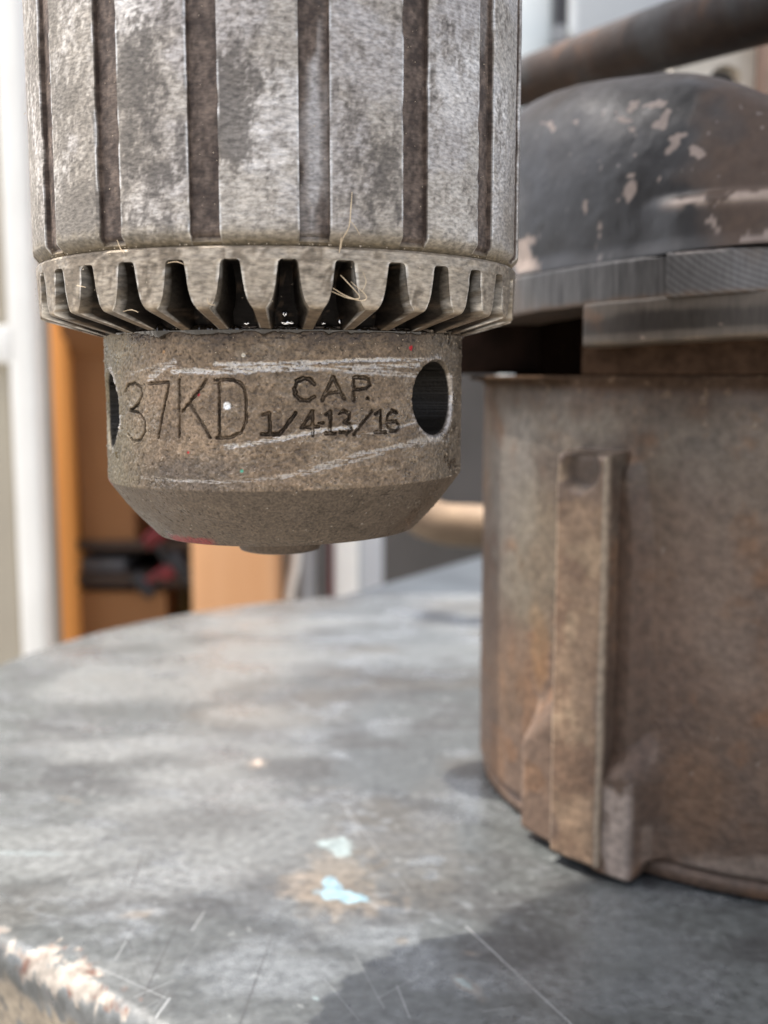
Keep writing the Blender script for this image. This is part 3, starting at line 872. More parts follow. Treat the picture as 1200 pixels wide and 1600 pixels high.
# glint lumps and fibres caught on the chuck
def build_fibres():
    mt = plain("dry_fibre", (.62, .50, .34), (.40, .31, .20), 300, .7)
    def on_ring(x, y, r=.0352): 
        a, z = on_cyl(x, y, CX, CY, r)
        return (CX + r * math.sin(a), CY - r * math.cos(a), z)
    def fibre(pts, rad, r=.0352):
        o = tube("fibre", [on_ring(x, y, r) for x, y in pts], [rad * .6] + [rad] * (len(pts) - 2) + [rad * .4], mt, chuck, seg=6, res=5)
    fibre([(550, 300), (548, 330), (545, 355), (535, 374), (533, 388)], .00006, .0356)
    fibre([(546, 343), (556, 356), (563, 368)], .00005, .0356)
    fibre([(520, 450), (540, 462), (565, 470), (572, 462), (548, 440)], .00007, .0350)
    fibre([(518, 455), (545, 466), (562, 464), (540, 438), (532, 430)], .00006, .0352)
    fibre([(567, 425), (572, 440), (566, 455)], .00005)
    fibre([(533, 371), (532, 384), (530, 395)], .00009, .0350)
    fibre([(192, 487), (205, 484), (216, 488)], .00006, .0340)
    fibre([(324, 465), (326, 474), (336, 477)], .00007, .0345)
    fibre([(262, 411), (276, 409), (290, 414)], .00005)
    fibre([(120, 446), (134, 449)], .00006)
    fibre([(183, 375), (188, 388), (194, 396)], .00006, .0352)
    # loose hair off the left side of the sleeve
    fibre([(40, 176), (30, 178), (25, 177)], .00004, .0354)
    mw = bpy.data.materials.new("glint_silver"); mw.use_nodes = True
    bw = mw.node_tree.nodes["Principled BSDF"]; bw.inputs["Base Color"].default_value = (.85, .86, .88, 1); bw.inputs["Metallic"].default_value = 1; bw.inputs["Roughness"].default_value = .12
    import bmesh
    for x, y, sx, sz in ((449, 504, .0008, .00025), (446, 490, .0004, .0003), (386, 505, .0004, .00018), (506, 505, .0003, .00016), (532, 502, .00015, .0003)):  # glossy lumps added where wet glints show between the teeth
        a, z = on_cyl(x, y, CB, CY, .0272)
        bm = bmesh.new(); bmesh.ops.create_icosphere(bm, subdivisions=3, radius=1)
        for v in bm.verts:
            k = 1 + .35 * math.sin(v.co.x * 5 + v.co.z * 4 + x) * math.cos(v.co.z * 6 + y)
            u, w, q = v.co.x * sx * k, v.co.y * .00025 * k, v.co.z * sz * k
            v.co = Vector((CB + .0271 * math.sin(a) + u * math.cos(a) - w * -math.sin(a), CY - .0271 * math.cos(a) + u * math.sin(a) + w * math.cos(a), z + q)) - Vector(chuck.location)
        me = bpy.data.meshes.new("glint_lump"); bm.to_mesh(me); bm.free()
        me.polygons.foreach_set("use_smooth", [True] * len(me.polygons))
        link("glint_lump", me, mw, chuck)
    # small crumbs on body and ring
    ml = plain("pale_crumbs", (.55, .47, .36), (.30, .24, .17), 900, .8)
    verts, faces = [], []
    def crumb(c, s):
        b = len(verts)
        a = rng.uniform(-1, 1, 3); a /= np.linalg.norm(a); bb = np.cross(a, rng.uniform(-1, 1, 3)); bb /= np.linalg.norm(bb); cc = np.cross(a, bb)
        k = rng.uniform(.5, 1.4, 3) * s
        for v in (a * k[0], -a * k[0], bb * k[1], -bb * k[1], cc * k[2], -cc * k[2]): verts.append(tuple(np.array(c) + v - np.array(chuck.location)))
        for f in ((0, 2, 4), (2, 1, 4), (1, 3, 4), (3, 0, 4), (2, 0, 5), (1, 2, 5), (3, 1, 5), (0, 3, 5)): faces.append(tuple(b + i for i in f))
    for i in range(420):
        a = rng.uniform(R_(-88), R_(85)); z = rng.uniform(.0905, .1112)
        z = .1112 - (.1112 - .0905) * rng.random() ** 1.6
        if math.hypot((a - R_(56.5)) * .0264, z - .1019) < .0056 or math.hypot((a + R_(66.5)) * .0264, z - .1005) < .0056: continue
        crumb((CB + .02645 * math.sin(a), CY - .02645 * math.cos(a), z), rng.uniform(.00004, .00011))
    for i in range(260):
        a = rng.uniform(R_(-85), R_(80)); k = rng.random()
        if k < .3: crumb((CX + .0349 * math.sin(a), CY - .0349 * math.cos(a), rng.uniform(.1136, .1200)), rng.uniform(.00004, .00009))
        elif k < .8:
            g = R_(12.15) + round((a - R_(12.15)) / (2 * math.pi / 17)) * (2 * math.pi / 17) + rng.uniform(-.045, .045)
            crumb((CX + .0344 * math.sin(g), CY - .0344 * math.cos(g), rng.uniform(.121, .150)), rng.uniform(.00004, .00009))
        else: crumb((CX + .0345 * math.sin(a), CY - .0345 * math.cos(a), .1204), rng.uniform(.00005, .0001))
    me = bpy.data.meshes.new("dirt_crumbs"); me.from_pydata(verts, [], faces); me.update()
    o = link("dirt_crumbs", me, ml, chuck); o["kind"] = "stuff"
build_fibres()
M_quill = plain("quill_steel", (.45, .44, .43), (.35, .34, .33), 60, .35, .9)
tube("quill", [(CX, CY, .171), (CX, CY, .36)], .020, M_quill, chuck, seg=48, res=1)
M_head = plain("head_paint", (.14, .15, .16), (.10, .105, .11), 30, .5)
hp = [(-.105, .110), (-.105, .195), (-.098, .214), (-.080, .2275), (-.06, .232), (-.044, .240), (-.040, .255), (-.038, .330), (.10, .335), (.11, .325), (.11, .105), (-.09, .100)]  # unseen head, outline shaped so its shadow falls on table and cover
head = prism("drill_press_head", hp, .36, .50, M_head, None, bevel=.006)
tag(head, "grey cast drill press head that carries the chuck, above the frame", "drill head")

# ================================================================== HOUSING ON THE RIGHT
HX, HY, HR = 0.104, 0.272, 0.078
hs = thing("cast_iron_housing", "brown rusty round cast iron housing with a vertical rib, standing on the table", "iron housing", (HX, HY, 0))
M_iron = painted("brown_iron", grain=0.26, grain_scale=520, bump=0.55, bump_scale=650, bump_dist=0.0005, spec=0.45, rough_var=.2)
M_darkpaint = painted("dark_paint", grain=0.15, grain_scale=500, bump=0.25, bump_scale=380, bump_dist=0.0003, spec=0.5, rough_var=.25)
M_flange = painted("machined_flange", grain=0.16, grain_scale=900, bump=0.3, bump_scale=900, bump_dist=0.0001, stretch=(2.2, 2.2, .3), rough_var=.25)

def iron_paint(V, base=(.098, .064, .045), tan=0.0):
    n1 = fbm(V, 35, 5, 7); n2 = fbm(V, 130, 4, 12); n3 = fbm(V, 480, 3, 13)
    px, py = project(V)
    z = V[..., 2]
    col = np.ones(V.shape) * np.array(base)
    col *= (.30 + 1.4 * n1)[..., None]
    # greyer and paler towards the top left, where bare metal shows
    grey = sstep(.45, .60, n1 * .5 + n2 * .3 + sstep(.05, .10, z) * .28)
    col = mix(col, (.118, .102, .083), grey * .6)
    rust = sstep(.55, .68, n2 * .7 + n1 * .3 + .02)
    col = mix(col, (.150, .074, .034), rust * .55)
    dk = sstep(.58, .72, fbm(V, 70, 4, 31))
    col = mix(col, (.052, .037, .029), dk * .5)
    metal = .12 + .15 * grey; rough = .52 + .15 * rust - .06 * grey
    col *= (.88 + .24 * n3)[..., None]
    return col, metal, rough, n1, n2, n3

PR = R_(-48.0)                        # where the rib stands
def build_barrel():
    base = np.linspace(0, 2 * math.pi, 4001)
    w = 1 + .85 * np.cos(base - R_(-45)); cw = np.concatenate([[0], np.cumsum((w[1:] + w[:-1]) / 2)]); cw /= cw[-1]
    phi = np.interp(np.linspace(0, 1, 1000, endpoint=False), cw, base)
    prof = [(.060, .0050), (HR - .0016, .0050), (HR - .0005, .0050), (HR, .0056)] + [(HR, z) for z in np.linspace(.0062, .1030, 190)] + [(HR + .0003, .1034), (HR + .0013, .1040), (HR + .0034, .1042), (HR + .0040, .1047), (HR + .0036, .1052), (.060, .1054)]
    prof = np.array(prof)
    R0 = prof[:, 0][:, None] + 0 * phi; ZZ = prof[:, 1][:, None] + 0 * phi; PH = phi + 0 * R0
    P0 = np.stack([HX + R0 * np.sin(PH), HY - R0 * np.cos(PH), ZZ], -1)
    angd = (np.degrees(PH) + 180) % 360 - 180
    T = (PH - PR + math.pi) % (2 * math.pi) - math.pi
    T = T * HR                                            # arc distance from the rib
    lipk = sstep(-54, -60, angd)
    R0 = np.where(R0 > HR, HR + (R0 - HR) * lipk, R0)
    f = np.zeros(PH.shape)
    # cast lug to the right of the rib, with a rounded shoulder
    top = sstep(.0335, .0225, ZZ + np.abs(T - .0095) * .35)
    f = np.maximum(f, .0066 * sstep(.0166, .0104, T) * sstep(.0, .004, T) * top)
    # lug to the left, lower
    f = np.maximum(f, .0050 * sstep(-.0195, -.0175, T) * sstep(.0, -.003, T) * sstep(.0375, .0265, ZZ - (T + .0120) * .9))
    # fillet beside the rib
    f = np.maximum(f, .0030 * sstep(.0125, .0088, T + sstep(.070, .088, ZZ) * .002) * sstep(-.008, -.0066, T) * sstep(.0905, .084, ZZ))
    lugm = sstep(.003, .006, f) * (ZZ < .03)
    f = f * (R0 > HR - .003)
    RR = R0 + f + (fbm(P0, 30, 3, 2) - .5) * .0010 + (fbm(P0, 220, 4, 3) - .5) * .0004
    ZL = ZZ - .0040 * lugm * sstep(.012, .0055, ZZ)
    V = np.stack([HX + RR * np.sin(PH), HY - RR * np.cos(PH), ZL], -1)
    col, metal, rough, n1, n2, n3 = iron_paint(P0)
    px, py = project(P0)
    front = (P0[..., 1] < HY)
    def pb(x, y, rx, ry, n=.5, ns=60, seed=5):
        e = np.hypot((px - x) / rx, (py - y) / ry)
        return sstep(1.3, .5, e + (n2 - .5) * n * 2) * front
    k = pb(800, 760, 40, 170, .8); col = mix(col, (.150, .140, .125), k * .6)
    k = pb(843, 1010, 16, 70, .8); col = mix(col, (.19, .095, .035), k * .6)
    k = pb(985, 900, 26, 260, .8); col = mix(col, (.060, .034, .022), k * .6)
    k = pb(1130, 880, 80, 160, 1.0); col = mix(col, (.125, .095, .075), k * .45)
    k = pb(1060, 1120, 50, 90, 1.0); col = mix(col, (.065, .040, .028), k * .55)
    k = pb(905, 635, 16, 28); col = mix(col, (.07, .032, .012), k * .8)
    for x, y, rx, ry in ((1085, 690, 14, 10), (1120, 680, 12, 10), (1100, 700, 30, 14)):
        col = mix(col, (.042, .034, .028), pb(x, y, rx, ry) * .5)
    k = pb(900, 640, 90, 60); col = mix(col, (.165, .148, .122), k * .45)
    k = pb(840, 880, 60, 130); col = mix(col, (.15, .125, .085), k * .45)
    k = pb(1100, 650, 90, 120); col = mix(col, (.115, .102, .088), k * .4)
    k = pb(1010, 1000, 70, 260); col = mix(col, (.085, .052, .036), k * .45)
    k = pb(1090, 1240, 60, 80); col = mix(col, (.14, .075, .038), k * .35)
    k = pb(1150, 1370, 120, 30, 1.2); col = mix(col, (.18, .145, .12), k * .6)
    k = pb(800, 1060, 40, 80); col = mix(col, (.15, .09, .05), k * .35)
    le = sstep(.0050, .0066, f) * sstep(.42, .58, fbm(P0, 170, 4, 45)) * sstep(.036, .026, ZZ)
    col = mix(col, (.27, .225, .195), le * .8)  # whitish highlights painted on the lug, then along the lug edges
    le2 = np.exp(-((T + .0178) / .0006) ** 2) * sstep(.036, .028, ZZ) + sstep(.3, .8, np.exp(-((T - .0138) / .0009) ** 2)) * sstep(.034, .026, ZZ) * .5
    col = mix(col, (.26, .20, .16), np.clip(le2, 0, 1) * sstep(.4, .6, n2) * .8)
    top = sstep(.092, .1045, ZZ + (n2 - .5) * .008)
    col = mix(col, (.044, .027, .017), top * .92)  # barrel top painted dark: shade under the clamp block put into colour
    col = mix(col, (.12, .08, .05), sstep(.66, .76, n3) * sstep(.085, .1, ZZ) * .6)
    # whitish dots of the rough casting
    col = mix(col, (.24, .21, .18), sstep(.84, .90, n3 + .04) * .4)
    rough = np.where(R0 > HR + .0002, .8, rough); metal = np.where(R0 > HR + .0002, 0, metal)
    metal = metal * (1 - sstep(.098, .103, ZZ))
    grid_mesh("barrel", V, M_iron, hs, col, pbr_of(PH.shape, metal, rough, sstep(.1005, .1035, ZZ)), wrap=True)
    pr = np.array([(.05, .0006), (HR - .0016, .0006), (HR - .0008, .0010), (HR - .0008, .0040), (HR - .0028, .0046), (HR - .003, .0052)])
    phb = np.linspace(0, 2 * math.pi, 360, endpoint=False)
    Vb = np.stack([HX + pr[:, 0][:, None] * np.sin(phb), HY - pr[:, 0][:, None] * np.cos(phb), pr[:, 1][:, None] + 0 * phb], -1)
    c2, m2, r2, *_ = iron_paint(Vb)
    grid_mesh("base_rim", Vb, M_iron, hs, c2 * .9, pbr_of(Vb.shape[:2], m2, r2), wrap=True)
build_barrel()

def local_block(name, phi_c, w0, w1, n0, n1, z0, z1, bevel, fn, top_round=0.0, div=36, slope=0.0, taper=0.0):
    """a lug on the barrel, subdivided, in the frame (tangent, outward, up) at angle phi_c"""
    tx, ty = math.cos(phi_c), math.sin(phi_c)              # tangent towards the right
    ox, oy = math.sin(phi_c), -math.cos(phi_c)             # outward
    # superellipse-like section swept up; rows along z
    def sec(w0_, w1_, n1_, k=0.0):
        b = bevel
        pts = [(w0_, n0)]
        for t in np.linspace(n0, n1_ - b, 14)[1:]: pts.append((w0_, t))
        for a in np.linspace(0, math.pi / 2, 7)[1:]: pts.append((w0_ + b - b * math.cos(a), n1_ - b + b * math.sin(a)))
        for t in np.linspace(w0_ + b, w1_ - b, div)[1:]: pts.append((t, n1_))
        for a in np.linspace(0, math.pi / 2, 7)[1:]: pts.append((w1_ - b + b * math.sin(a), n1_ - b + b * math.cos(a)))
        for t in np.linspace(n1_ - b, n0, 14)[1:]: pts.append((w1_, t))
        return pts
    zs = list(np.linspace(z0, z1, max(24, int((z1 - z0) / .0006))))
    rows = []
    for z in zs:
        sh = 0.0
        if top_round and z > z1 - top_round:
            q = (z - (z1 - top_round)) / top_round
            sh = (n1 - n0) * (1 - math.sqrt(max(0, 1 - q * q))) * .96
        if z < z0 + bevel:
            q = 1 - (z - z0) / bevel
            sh = max(sh, bevel * (1 - math.sqrt(max(0, 1 - q * q))))
        rows.append([(a + taper * 0, b, z) for a, b in sec(w0 + slope * (z - z0), w1 + slope * (z - z0), n1 - sh)])
    # close top and bottom
    cen = lambda row: [((w0 + w1) / 2 + slope * (row[0][2] - z0), (n0), row[0][2]) for _ in row]
    rows = [cen(rows[0])] + rows + [cen(rows[-1])]
    A = np.array(rows)
    if name == 'rib': A[..., 1] -= .0022 * sstep(1.25, .85, np.hypot(A[..., 0] / .0041, (A[..., 2] - .0862) / .0040)) * (A[..., 1] > .084)
    X = HX + A[..., 0] * tx + A[..., 1] * ox; Yy = HY + A[..., 0] * ty + A[..., 1] * oy
    V = np.stack([X, Yy, A[..., 2]], -1)
    n = fbm(V, 160, 4, 8) - .5
    V[..., 0] += n * .0007 * ox; V[..., 1] += n * .0007 * oy
    col, metal, rough = fn(V, A)
    return grid_mesh(name, V, M_iron, hs, col, pbr_of(A.shape[:2], metal, rough), wrap=False, sharp_deg=60)

def rib_col(V, A):
    col, metal, rough, n1, n2, n3 = iron_paint(V)
    face = sstep(.0835, .0855, A[..., 1])
    m = fbm(V, 90, 4, 99)
    c = mix(np.ones(V.shape) * np.array([.205, .138, .088]), (.120, .072, .044), sstep(.42, .62, m))
    c = mix(c, (.080, .056, .046), sstep(.55, .66, fbm(V, 55, 4, 98)) * .6)
    c = mix(c, (.31, .235, .155), sstep(.60, .70, n2) * .5)
    col = col * (1 - (face * .85)[..., None]) + c * (face * .85)[..., None]
    e = sstep(.0004, .0, np.minimum(np.abs(A[..., 0] - W0), np.abs(A[..., 0] - W1)) - .0004) * face
    col = mix(col, (.34, .28, .21), e * .7)
    sp = sstep(1.2, .9, np.hypot(A[..., 0] / .0041, (A[..., 2] - .0862) / .0040)) * (A[..., 1] > .081)
    col = mix(col, (.055, .038, .028), sp * .8)  # recess near the rib top painted dark, deepening its shade
    # slot side: darker to the right
    return col, metal * (1 - face * .6), rough + .05 * face
W0, W1 = -.0064, .0062
local_block("rib", PR, W0, W1, .0755, .0862, .0022, .0902, .0012, rib_col, top_round=.0016)
TILT = lambda x, y: (HY - y) * .055
def arc(r, a0, a1, n, cx=HX, cy=HY):
    return [(cx + r * math.sin(R_(a)), cy - r * math.cos(R_(a))) for a in np.linspace(a0, a1, n)]
def sub(o, cuts_len=.0016):
    """subdivide long edges so that the painted wear has vertices to sit on"""
    import bmesh
    bm = bmesh.new(); bm.from_mesh(o.data)
    bmesh.ops.triangulate(bm, faces=[f for f in bm.faces if len(f.verts) > 4])
    for it in range(5):
        es = [e for e in bm.edges if e.calc_length() > cuts_len and min(v.co.y for v in e.verts) < .03]
        if not es: break
        bmesh.ops.subdivide_edges(bm, edges=es, cuts=1, use_grid_fill=True)
        if len(bm.verts) > 60000: break
    bm.to_mesh(o.data); bm.free()
    o.data.polygons.foreach_set("use_smooth", [True] * len(o.data.polygons)); o.data.set_sharp_from_angle(angle=R_(32))

def ring_block(name, a0, a1, rfun, z0, z1, mat, paint, ri=.02, bev=.0006, na=400, nz=24, nr=30):
    """solid sector of a flange: rows run over its top, down its edge and back under"""
    aa = np.linspace(R_(a0), R_(a1), na)
    if na > 800: aa = np.radians(np.concatenate([np.linspace(-180, -80, 60)[:-1], np.linspace(-80, 5, 1000)[:-1], np.linspace(5, 180, 110)])); na = len(aa)
    ro = np.array([rfun(math.degrees(a)) for a in aa])
    rows = []
    for t in np.linspace(0, 1, nr): rows.append((0, 1, t))
    for q in np.linspace(0, math.pi / 2, 5)[1:]: rows.append((1, q, 0))
    for t in np.linspace(0, 1, nz)[1:]: rows.append((2, t, 0))
    for q in np.linspace(0, math.pi / 2, 5)[1:]: rows.append((3, q, 0))
    for t in np.linspace(1, 0, nr)[1:]: rows.append((4, 1, t))
    RR, Z = [], []
    for k, q, t in rows:
        if k == 0: RR.append(ri + (ro - bev - ri) * t); Z.append(np.full(na, z1))
        elif k == 1: RR.append(ro - bev + bev * math.sin(q)); Z.append(np.full(na, z1 - bev + bev * math.cos(q)))
        elif k == 2: RR.append(ro); Z.append(np.full(na, z1 - bev + (z0 + bev - z1 + bev) * q))
        elif k == 3: RR.append(ro - bev + bev * math.cos(q)); Z.append(np.full(na, z0 + bev - bev * math.sin(q)))
        else: RR.append(ri + (ro - bev - ri) * t); Z.append(np.full(na, z0))
    RR = np.array(RR); Z = np.array(Z); AA = aa + 0 * RR
    # end caps: pull first and last columns together
    full = abs(a1 - a0) >= 359.9
    if not full:
        zc = (z0 + z1) / 2
        RR = np.concatenate([np.minimum(RR[:, :1], ro[0] - .001), RR, np.minimum(RR[:, -1:], ro[-1] - .001)], 1)
        Z = np.concatenate([np.full((len(rows), 1), zc), Z, np.full((len(rows), 1), zc)], 1)
        AA = np.concatenate([AA[:, :1], AA, AA[:, -1:]], 1)
    X = HX + RR * np.sin(AA); Yy = HY - RR * np.cos(AA)
    P = np.stack([X, Yy, Z], -1)
    Zt = Z + TILT(X, Yy) + (fbm(P, 120, 3, 5) - .5) * .0004
    V = np.stack([X, Yy, Zt], -1)
    col, metal, rough = paint(V, RR, AA, Z)
    return grid_mesh(name, V, mat, hs, col, pbr_of(RR.shape, metal, rough), wrap=False, sharp_deg=50)

def build_top():
    # neck under the plate, painted dark for the shade there
    pr = np.array([(.055, .10531)] + [(.0700, z) for z in np.linspace(.1053, .1210, 24)])
    ph = np.linspace(0, 2 * math.pi, 500, endpoint=False)
    pa = (np.degrees(ph) + 180) % 360 - 180
    swell = .00798 * sstep(-58, -52.5, pa) * sstep(120, 90, pa)
    rn = pr[:, 0][:, None] + swell
    Vn = np.stack([HX + rn * np.sin(ph), HY - rn * np.cos(ph), pr[:, 1][:, None] + 0 * ph], -1)
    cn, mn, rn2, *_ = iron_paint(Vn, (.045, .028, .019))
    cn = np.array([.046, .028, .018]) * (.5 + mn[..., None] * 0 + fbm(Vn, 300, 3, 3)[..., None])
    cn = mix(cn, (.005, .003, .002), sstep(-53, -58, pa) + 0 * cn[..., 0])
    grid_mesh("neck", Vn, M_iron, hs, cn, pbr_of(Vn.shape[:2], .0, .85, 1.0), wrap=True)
    # clamp ear sticking out to the left, near-black colour standing in for shade
    ear_o = [(.06, .250)] + [(-.006 + .0 - .0135 * math.sin(a), .2715 - .0135 * math.cos(a)) for a in np.linspace(0, math.pi, 18)] + [(.06, .296)]
    e = prism("clamp_ear", ear_o, .1057, .1185, plain("shaded_black_iron", (.010, .006, .004), (.018, .010, .007), 200, .9, spec=.08), hs, bevel=.0015)
    # machined block under the plate
    def blk(V, RR, AA, Z):
        c, m, r, n1, n2, n3 = iron_paint(V, (.040, .025, .016))
        face = sstep(.1095, .1105, Z) * sstep(.1145, .1125, Z + (n2 - .5) * .003)
        c = mix(c, (.034, .031, .029), face * .7)
        c = mix(c, (.15, .11, .075), sstep(.1094, .1080, Z) * sstep(.3, .5, n2) * .6)
        c = mix(c, (.4, .3, .24), sstep(.76, .84, n3) * .7)
        return c, m + .4 * face, r - .1 * face
    ring_block("clamp_block", -49.9, 60, lambda a: .0852 - .004 * max(0, 1 - (a + 49.9) / 1.6) ** 2, .1080, .1165, M_flange, blk, bev=.0007)
    # main plate: turned edge on the left, then a flat milled face
    def rf(a):
        if a < -36.2: return .0850
        if a < 40:
            d = .0850 * math.cos(R_(22)) + .0052        # chord
            return max(.0850, min(.0866, d / max(.2, math.cos(R_(a + 14)))))
        return .0850
    def plt(V, RR, AA, Z):
        n1 = fbm(V, 60, 4, 5); n2 = fbm(V, 300, 4, 6)
        ang = np.degrees(AA)
        vert = fbm(np.stack([AA * .085, Z * .06, 0 * Z], -1), 1700, 3, 15)
        c = np.ones(V.shape) * np.array([.085, .082, .080]); c *= np.where(ang > -36.5, .85 + .3 * n1, .4 + 1.2 * vert)[..., None]
        br = sstep(.50, .70, n1 + .15 * sstep(-45, -70, ang))
        c = mix(c, (.12, .085, .06), br * .6)
        c = mix(c, (.13, .09, .065), sstep(.1175, .1158, Z + (n2 - .5) * .002) * .7)
        right = sstep(-37.0, -35.5, ang)
        # arc-shaped milling marks
        rr = np.hypot((AA * .085 + .024) * .75, (Z - .1400)) + (n1 - .5) * .0006
        mill = .5 + .5 * np.sin(rr * 2 * math.pi / .00095)
        c = mix(c, (.19, .185, .185), right * mill * .5 * (.5 + n2))
        eg = sstep(.9, .2, np.abs(ang + 36.6)) * sstep(.4, .55, n2)
        c = mix(c, (.33, .30, .28), eg * .8)
        tp = sstep(.1232, .1240, Z) * right * sstep(.45, .6, n2)
        c = mix(c, (.36, .32, .29), tp * .7)
        return c, .55 - .35 * br, .42 + .15 * br
    ring_block("flange_plate", -180, 180, rf, .1160, .1242, M_flange, plt, bev=.0006, na=900)
build_top()

def build_cover():
    # painted dome that stands on the plate
    base = np.linspace(0, 2 * math.pi, 4001)
    w = 1 + .85 * np.cos(base - R_(-40)); cw = np.concatenate([[0], np.cumsum((w[1:] + w[:-1]) / 2)]); cw /= cw[-1]
    phi = np.interp(np.linspace(0, 1, 1000, endpoint=False), cw, base)
    Rb = .0838
    tt = np.linspace(0, math.pi / 2, 230)
    rad = np.sign(np.cos(tt)) * np.abs(np.cos(tt)) ** .40
    hz = np.abs(np.sin(tt)) ** .62
    foot = [(1.006, 0.0), (1.004, .02)]
    rad = np.concatenate([[f[0] for f in foot], rad[1:] * .998]); hz = np.concatenate([[f[1] for f in foot], np.maximum(hz[1:], .022)])
    PH = phi[None, :] + 0 * rad[:, None]
    RR = Rb * rad[:, None] + 0 * PH
    X = HX + RR * np.sin(PH); Yy = HY - RR * np.cos(PH)
    Hh = .0468 - .027 * sstep(.056, .106, X) + .006 * sstep(.062, .030, X)
    Z = .1243 + TILT(X, Yy) * sstep(1, .3, hz)[:, None] + hz[:, None] * Hh
    P0 = np.stack([X, Yy, Z], -1)
    # step: a ledge low on the right
    angd = (np.degrees(PH) + 180) % 360 - 180
    ledge = sstep(-41, -34, angd) * sstep(.1385 + .0010, .1360 + .0010, Z)
    n = fbm(P0, 40, 4, 6) - .5; n2 = fbm(P0, 260, 4, 16)
    RR2 = RR + n * .0022 + (n2 - .5) * .0004 + ledge * .0020 * (hz[:, None] < .6)
    X = HX + RR2 * np.sin(PH); Yy = HY - RR2 * np.cos(PH)
    V = np.stack([X, Yy, Z + n * .001], -1)
    px, py = project(V)
    n1 = fbm(P0, 55, 4, 26); n3 = fbm(P0, 700, 3, 27)
    col = np.ones(V.shape) * np.array([.021, .021, .022]); col *= (.7 + .6 * n1)[..., None]
    front = V[..., 1] < HY + .02
    brown = sstep(.40, .62, n1 * .50 + n2 * .20 - .06 + sstep(1000, 1260, px) * .60 + sstep(.160, .176, Z) * .22)
    brown = np.where(V[..., 1] > HY, .8, brown)
    col = mix(col, (.070, .043, .028), brown * .8)
    hazeb = sstep(.50, .66, fbm(P0, 80, 4, 36))
    col = mix(col, (.040, .040, .042), hazeb * .5)
    dusty = sstep(.158, .171, Z + (n1 - .5) * .012)
    col = mix(col, (.052, .038, .028), dusty * .8)
    metal = .05 + 0 * n1; rough = .42 + .22 * brown + .1 * hazeb + .25 * dusty
    nn = fbm(P0, 420, 4, 46) - .5
    # chipped paint, outlines measured on a 3x enlargement
    chips = ([(485, 220), (505, 245), (560, 255), (575, 270), (545, 282), (505, 275), (490, 245)], [(540, 215), (560, 180), (590, 170), (585, 210), (560, 238), (545, 235)],
             [(610, 200), (660, 180), (690, 162), (725, 180), (715, 200), (660, 205)], [(700, 225), (725, 208), (750, 220), (725, 270), (720, 312), (690, 312), (655, 295), (665, 270), (690, 260)],
             [(735, 335), (780, 325), (825, 318), (820, 335), (795, 350), (800, 380), (740, 425), (705, 437), (720, 405), (745, 375), (725, 355)], [(830, 395), (850, 380), (885, 395), (905, 425), (870, 443), (840, 425)],
             [(545, 515), (575, 510), (570, 530), (545, 535)], [(520, 590), (540, 550), (580, 548), (582, 590), (560, 635), (540, 650), (525, 625), (495, 645)], [(330, 680), (335, 640), (360, 630), (358, 680), (345, 697)],
             [(403, 740), (417, 735), (414, 778), (405, 770)], [(400, 798), (416, 796), (410, 820)], [(383, 850), (406, 835), (401, 864)], [(20, 830), (100, 810), (105, 830), (70, 850), (90, 880), (120, 925), (130, 965), (20, 985)],
             [(1075, 812), (1110, 792), (1140, 815), (1210, 778), (1210, 835), (1070, 832)], [(905, 740), (930, 705), (960, 725), (955, 755), (980, 785), (965, 787), (935, 752)], [(140, 275), (185, 270), (205, 310), (190, 316), (172, 288)],
             [(548, 302), (570, 296), (572, 316), (556, 322)], [(560, 425), (585, 420), (580, 432)], [(680, 535), (695, 530), (693, 555), (683, 552)], [(420, 235), (432, 230), (428, 262)], [(275, 270), (310, 262), (300, 282)])
    zx, zy = (px - 800) * 3, (py - 100) * 3
    ragged = (fbm(P0, 900, 3, 46) - .5) * 26 + (fbm(P0, 380, 3, 47) - .5) * 22
    for pl in chips:
        xs = [p[0] for p in pl]; ys = [p[1] for p in pl]
        selm = (zx > min(xs) - 25) & (zx < max(xs) + 25) & (zy > min(ys) - 25) & (zy < max(ys) + 25) & front
        if not selm.any(): continue
        ux, uy = zx[selm], zy[selm]
        dd = seg_dist(ux, uy, pl + [pl[0]])
        ins = np.zeros(ux.shape, bool)
        for (x0, y0), (x1, y1) in zip(pl, pl[1:] + [pl[0]]):
            if y0 != y1: ins ^= ((y0 > uy) != (y1 > uy)) & (ux < (x1 - x0) * (uy - y0) / (y1 - y0) + x0)
        sd = np.where(ins, dd, -dd) + ragged[selm]
        k = sstep(-3, 3, sd) * .92
        tone = (.78 + .5 * n1[selm])[:, None] * np.array([.24, .195, .17])
        col[selm] = col[selm] * (1 - k[:, None]) + tone * k[:, None]
        rough[selm] = rough[selm] * (1 - k) + .65 * k
    ed = np.exp(-((Z - .1373) / .0010) ** 2) * sstep(-39, -34, angd) * sstep(.38, .52, nn + .5) * (hz[:, None] < .6)
    col = mix(col, (.30, .24, .20), np.clip(ed * 1.3, 0, 1) * .95)
    spk = sstep(.78, .85, n3 + .02)
    col = mix(col, (.25, .22, .20), spk * .5)
    grid_mesh("dome_cover", V, M_darkpaint, hs, col, pbr_of(PH.shape, metal, rough), wrap=True)
build_cover()

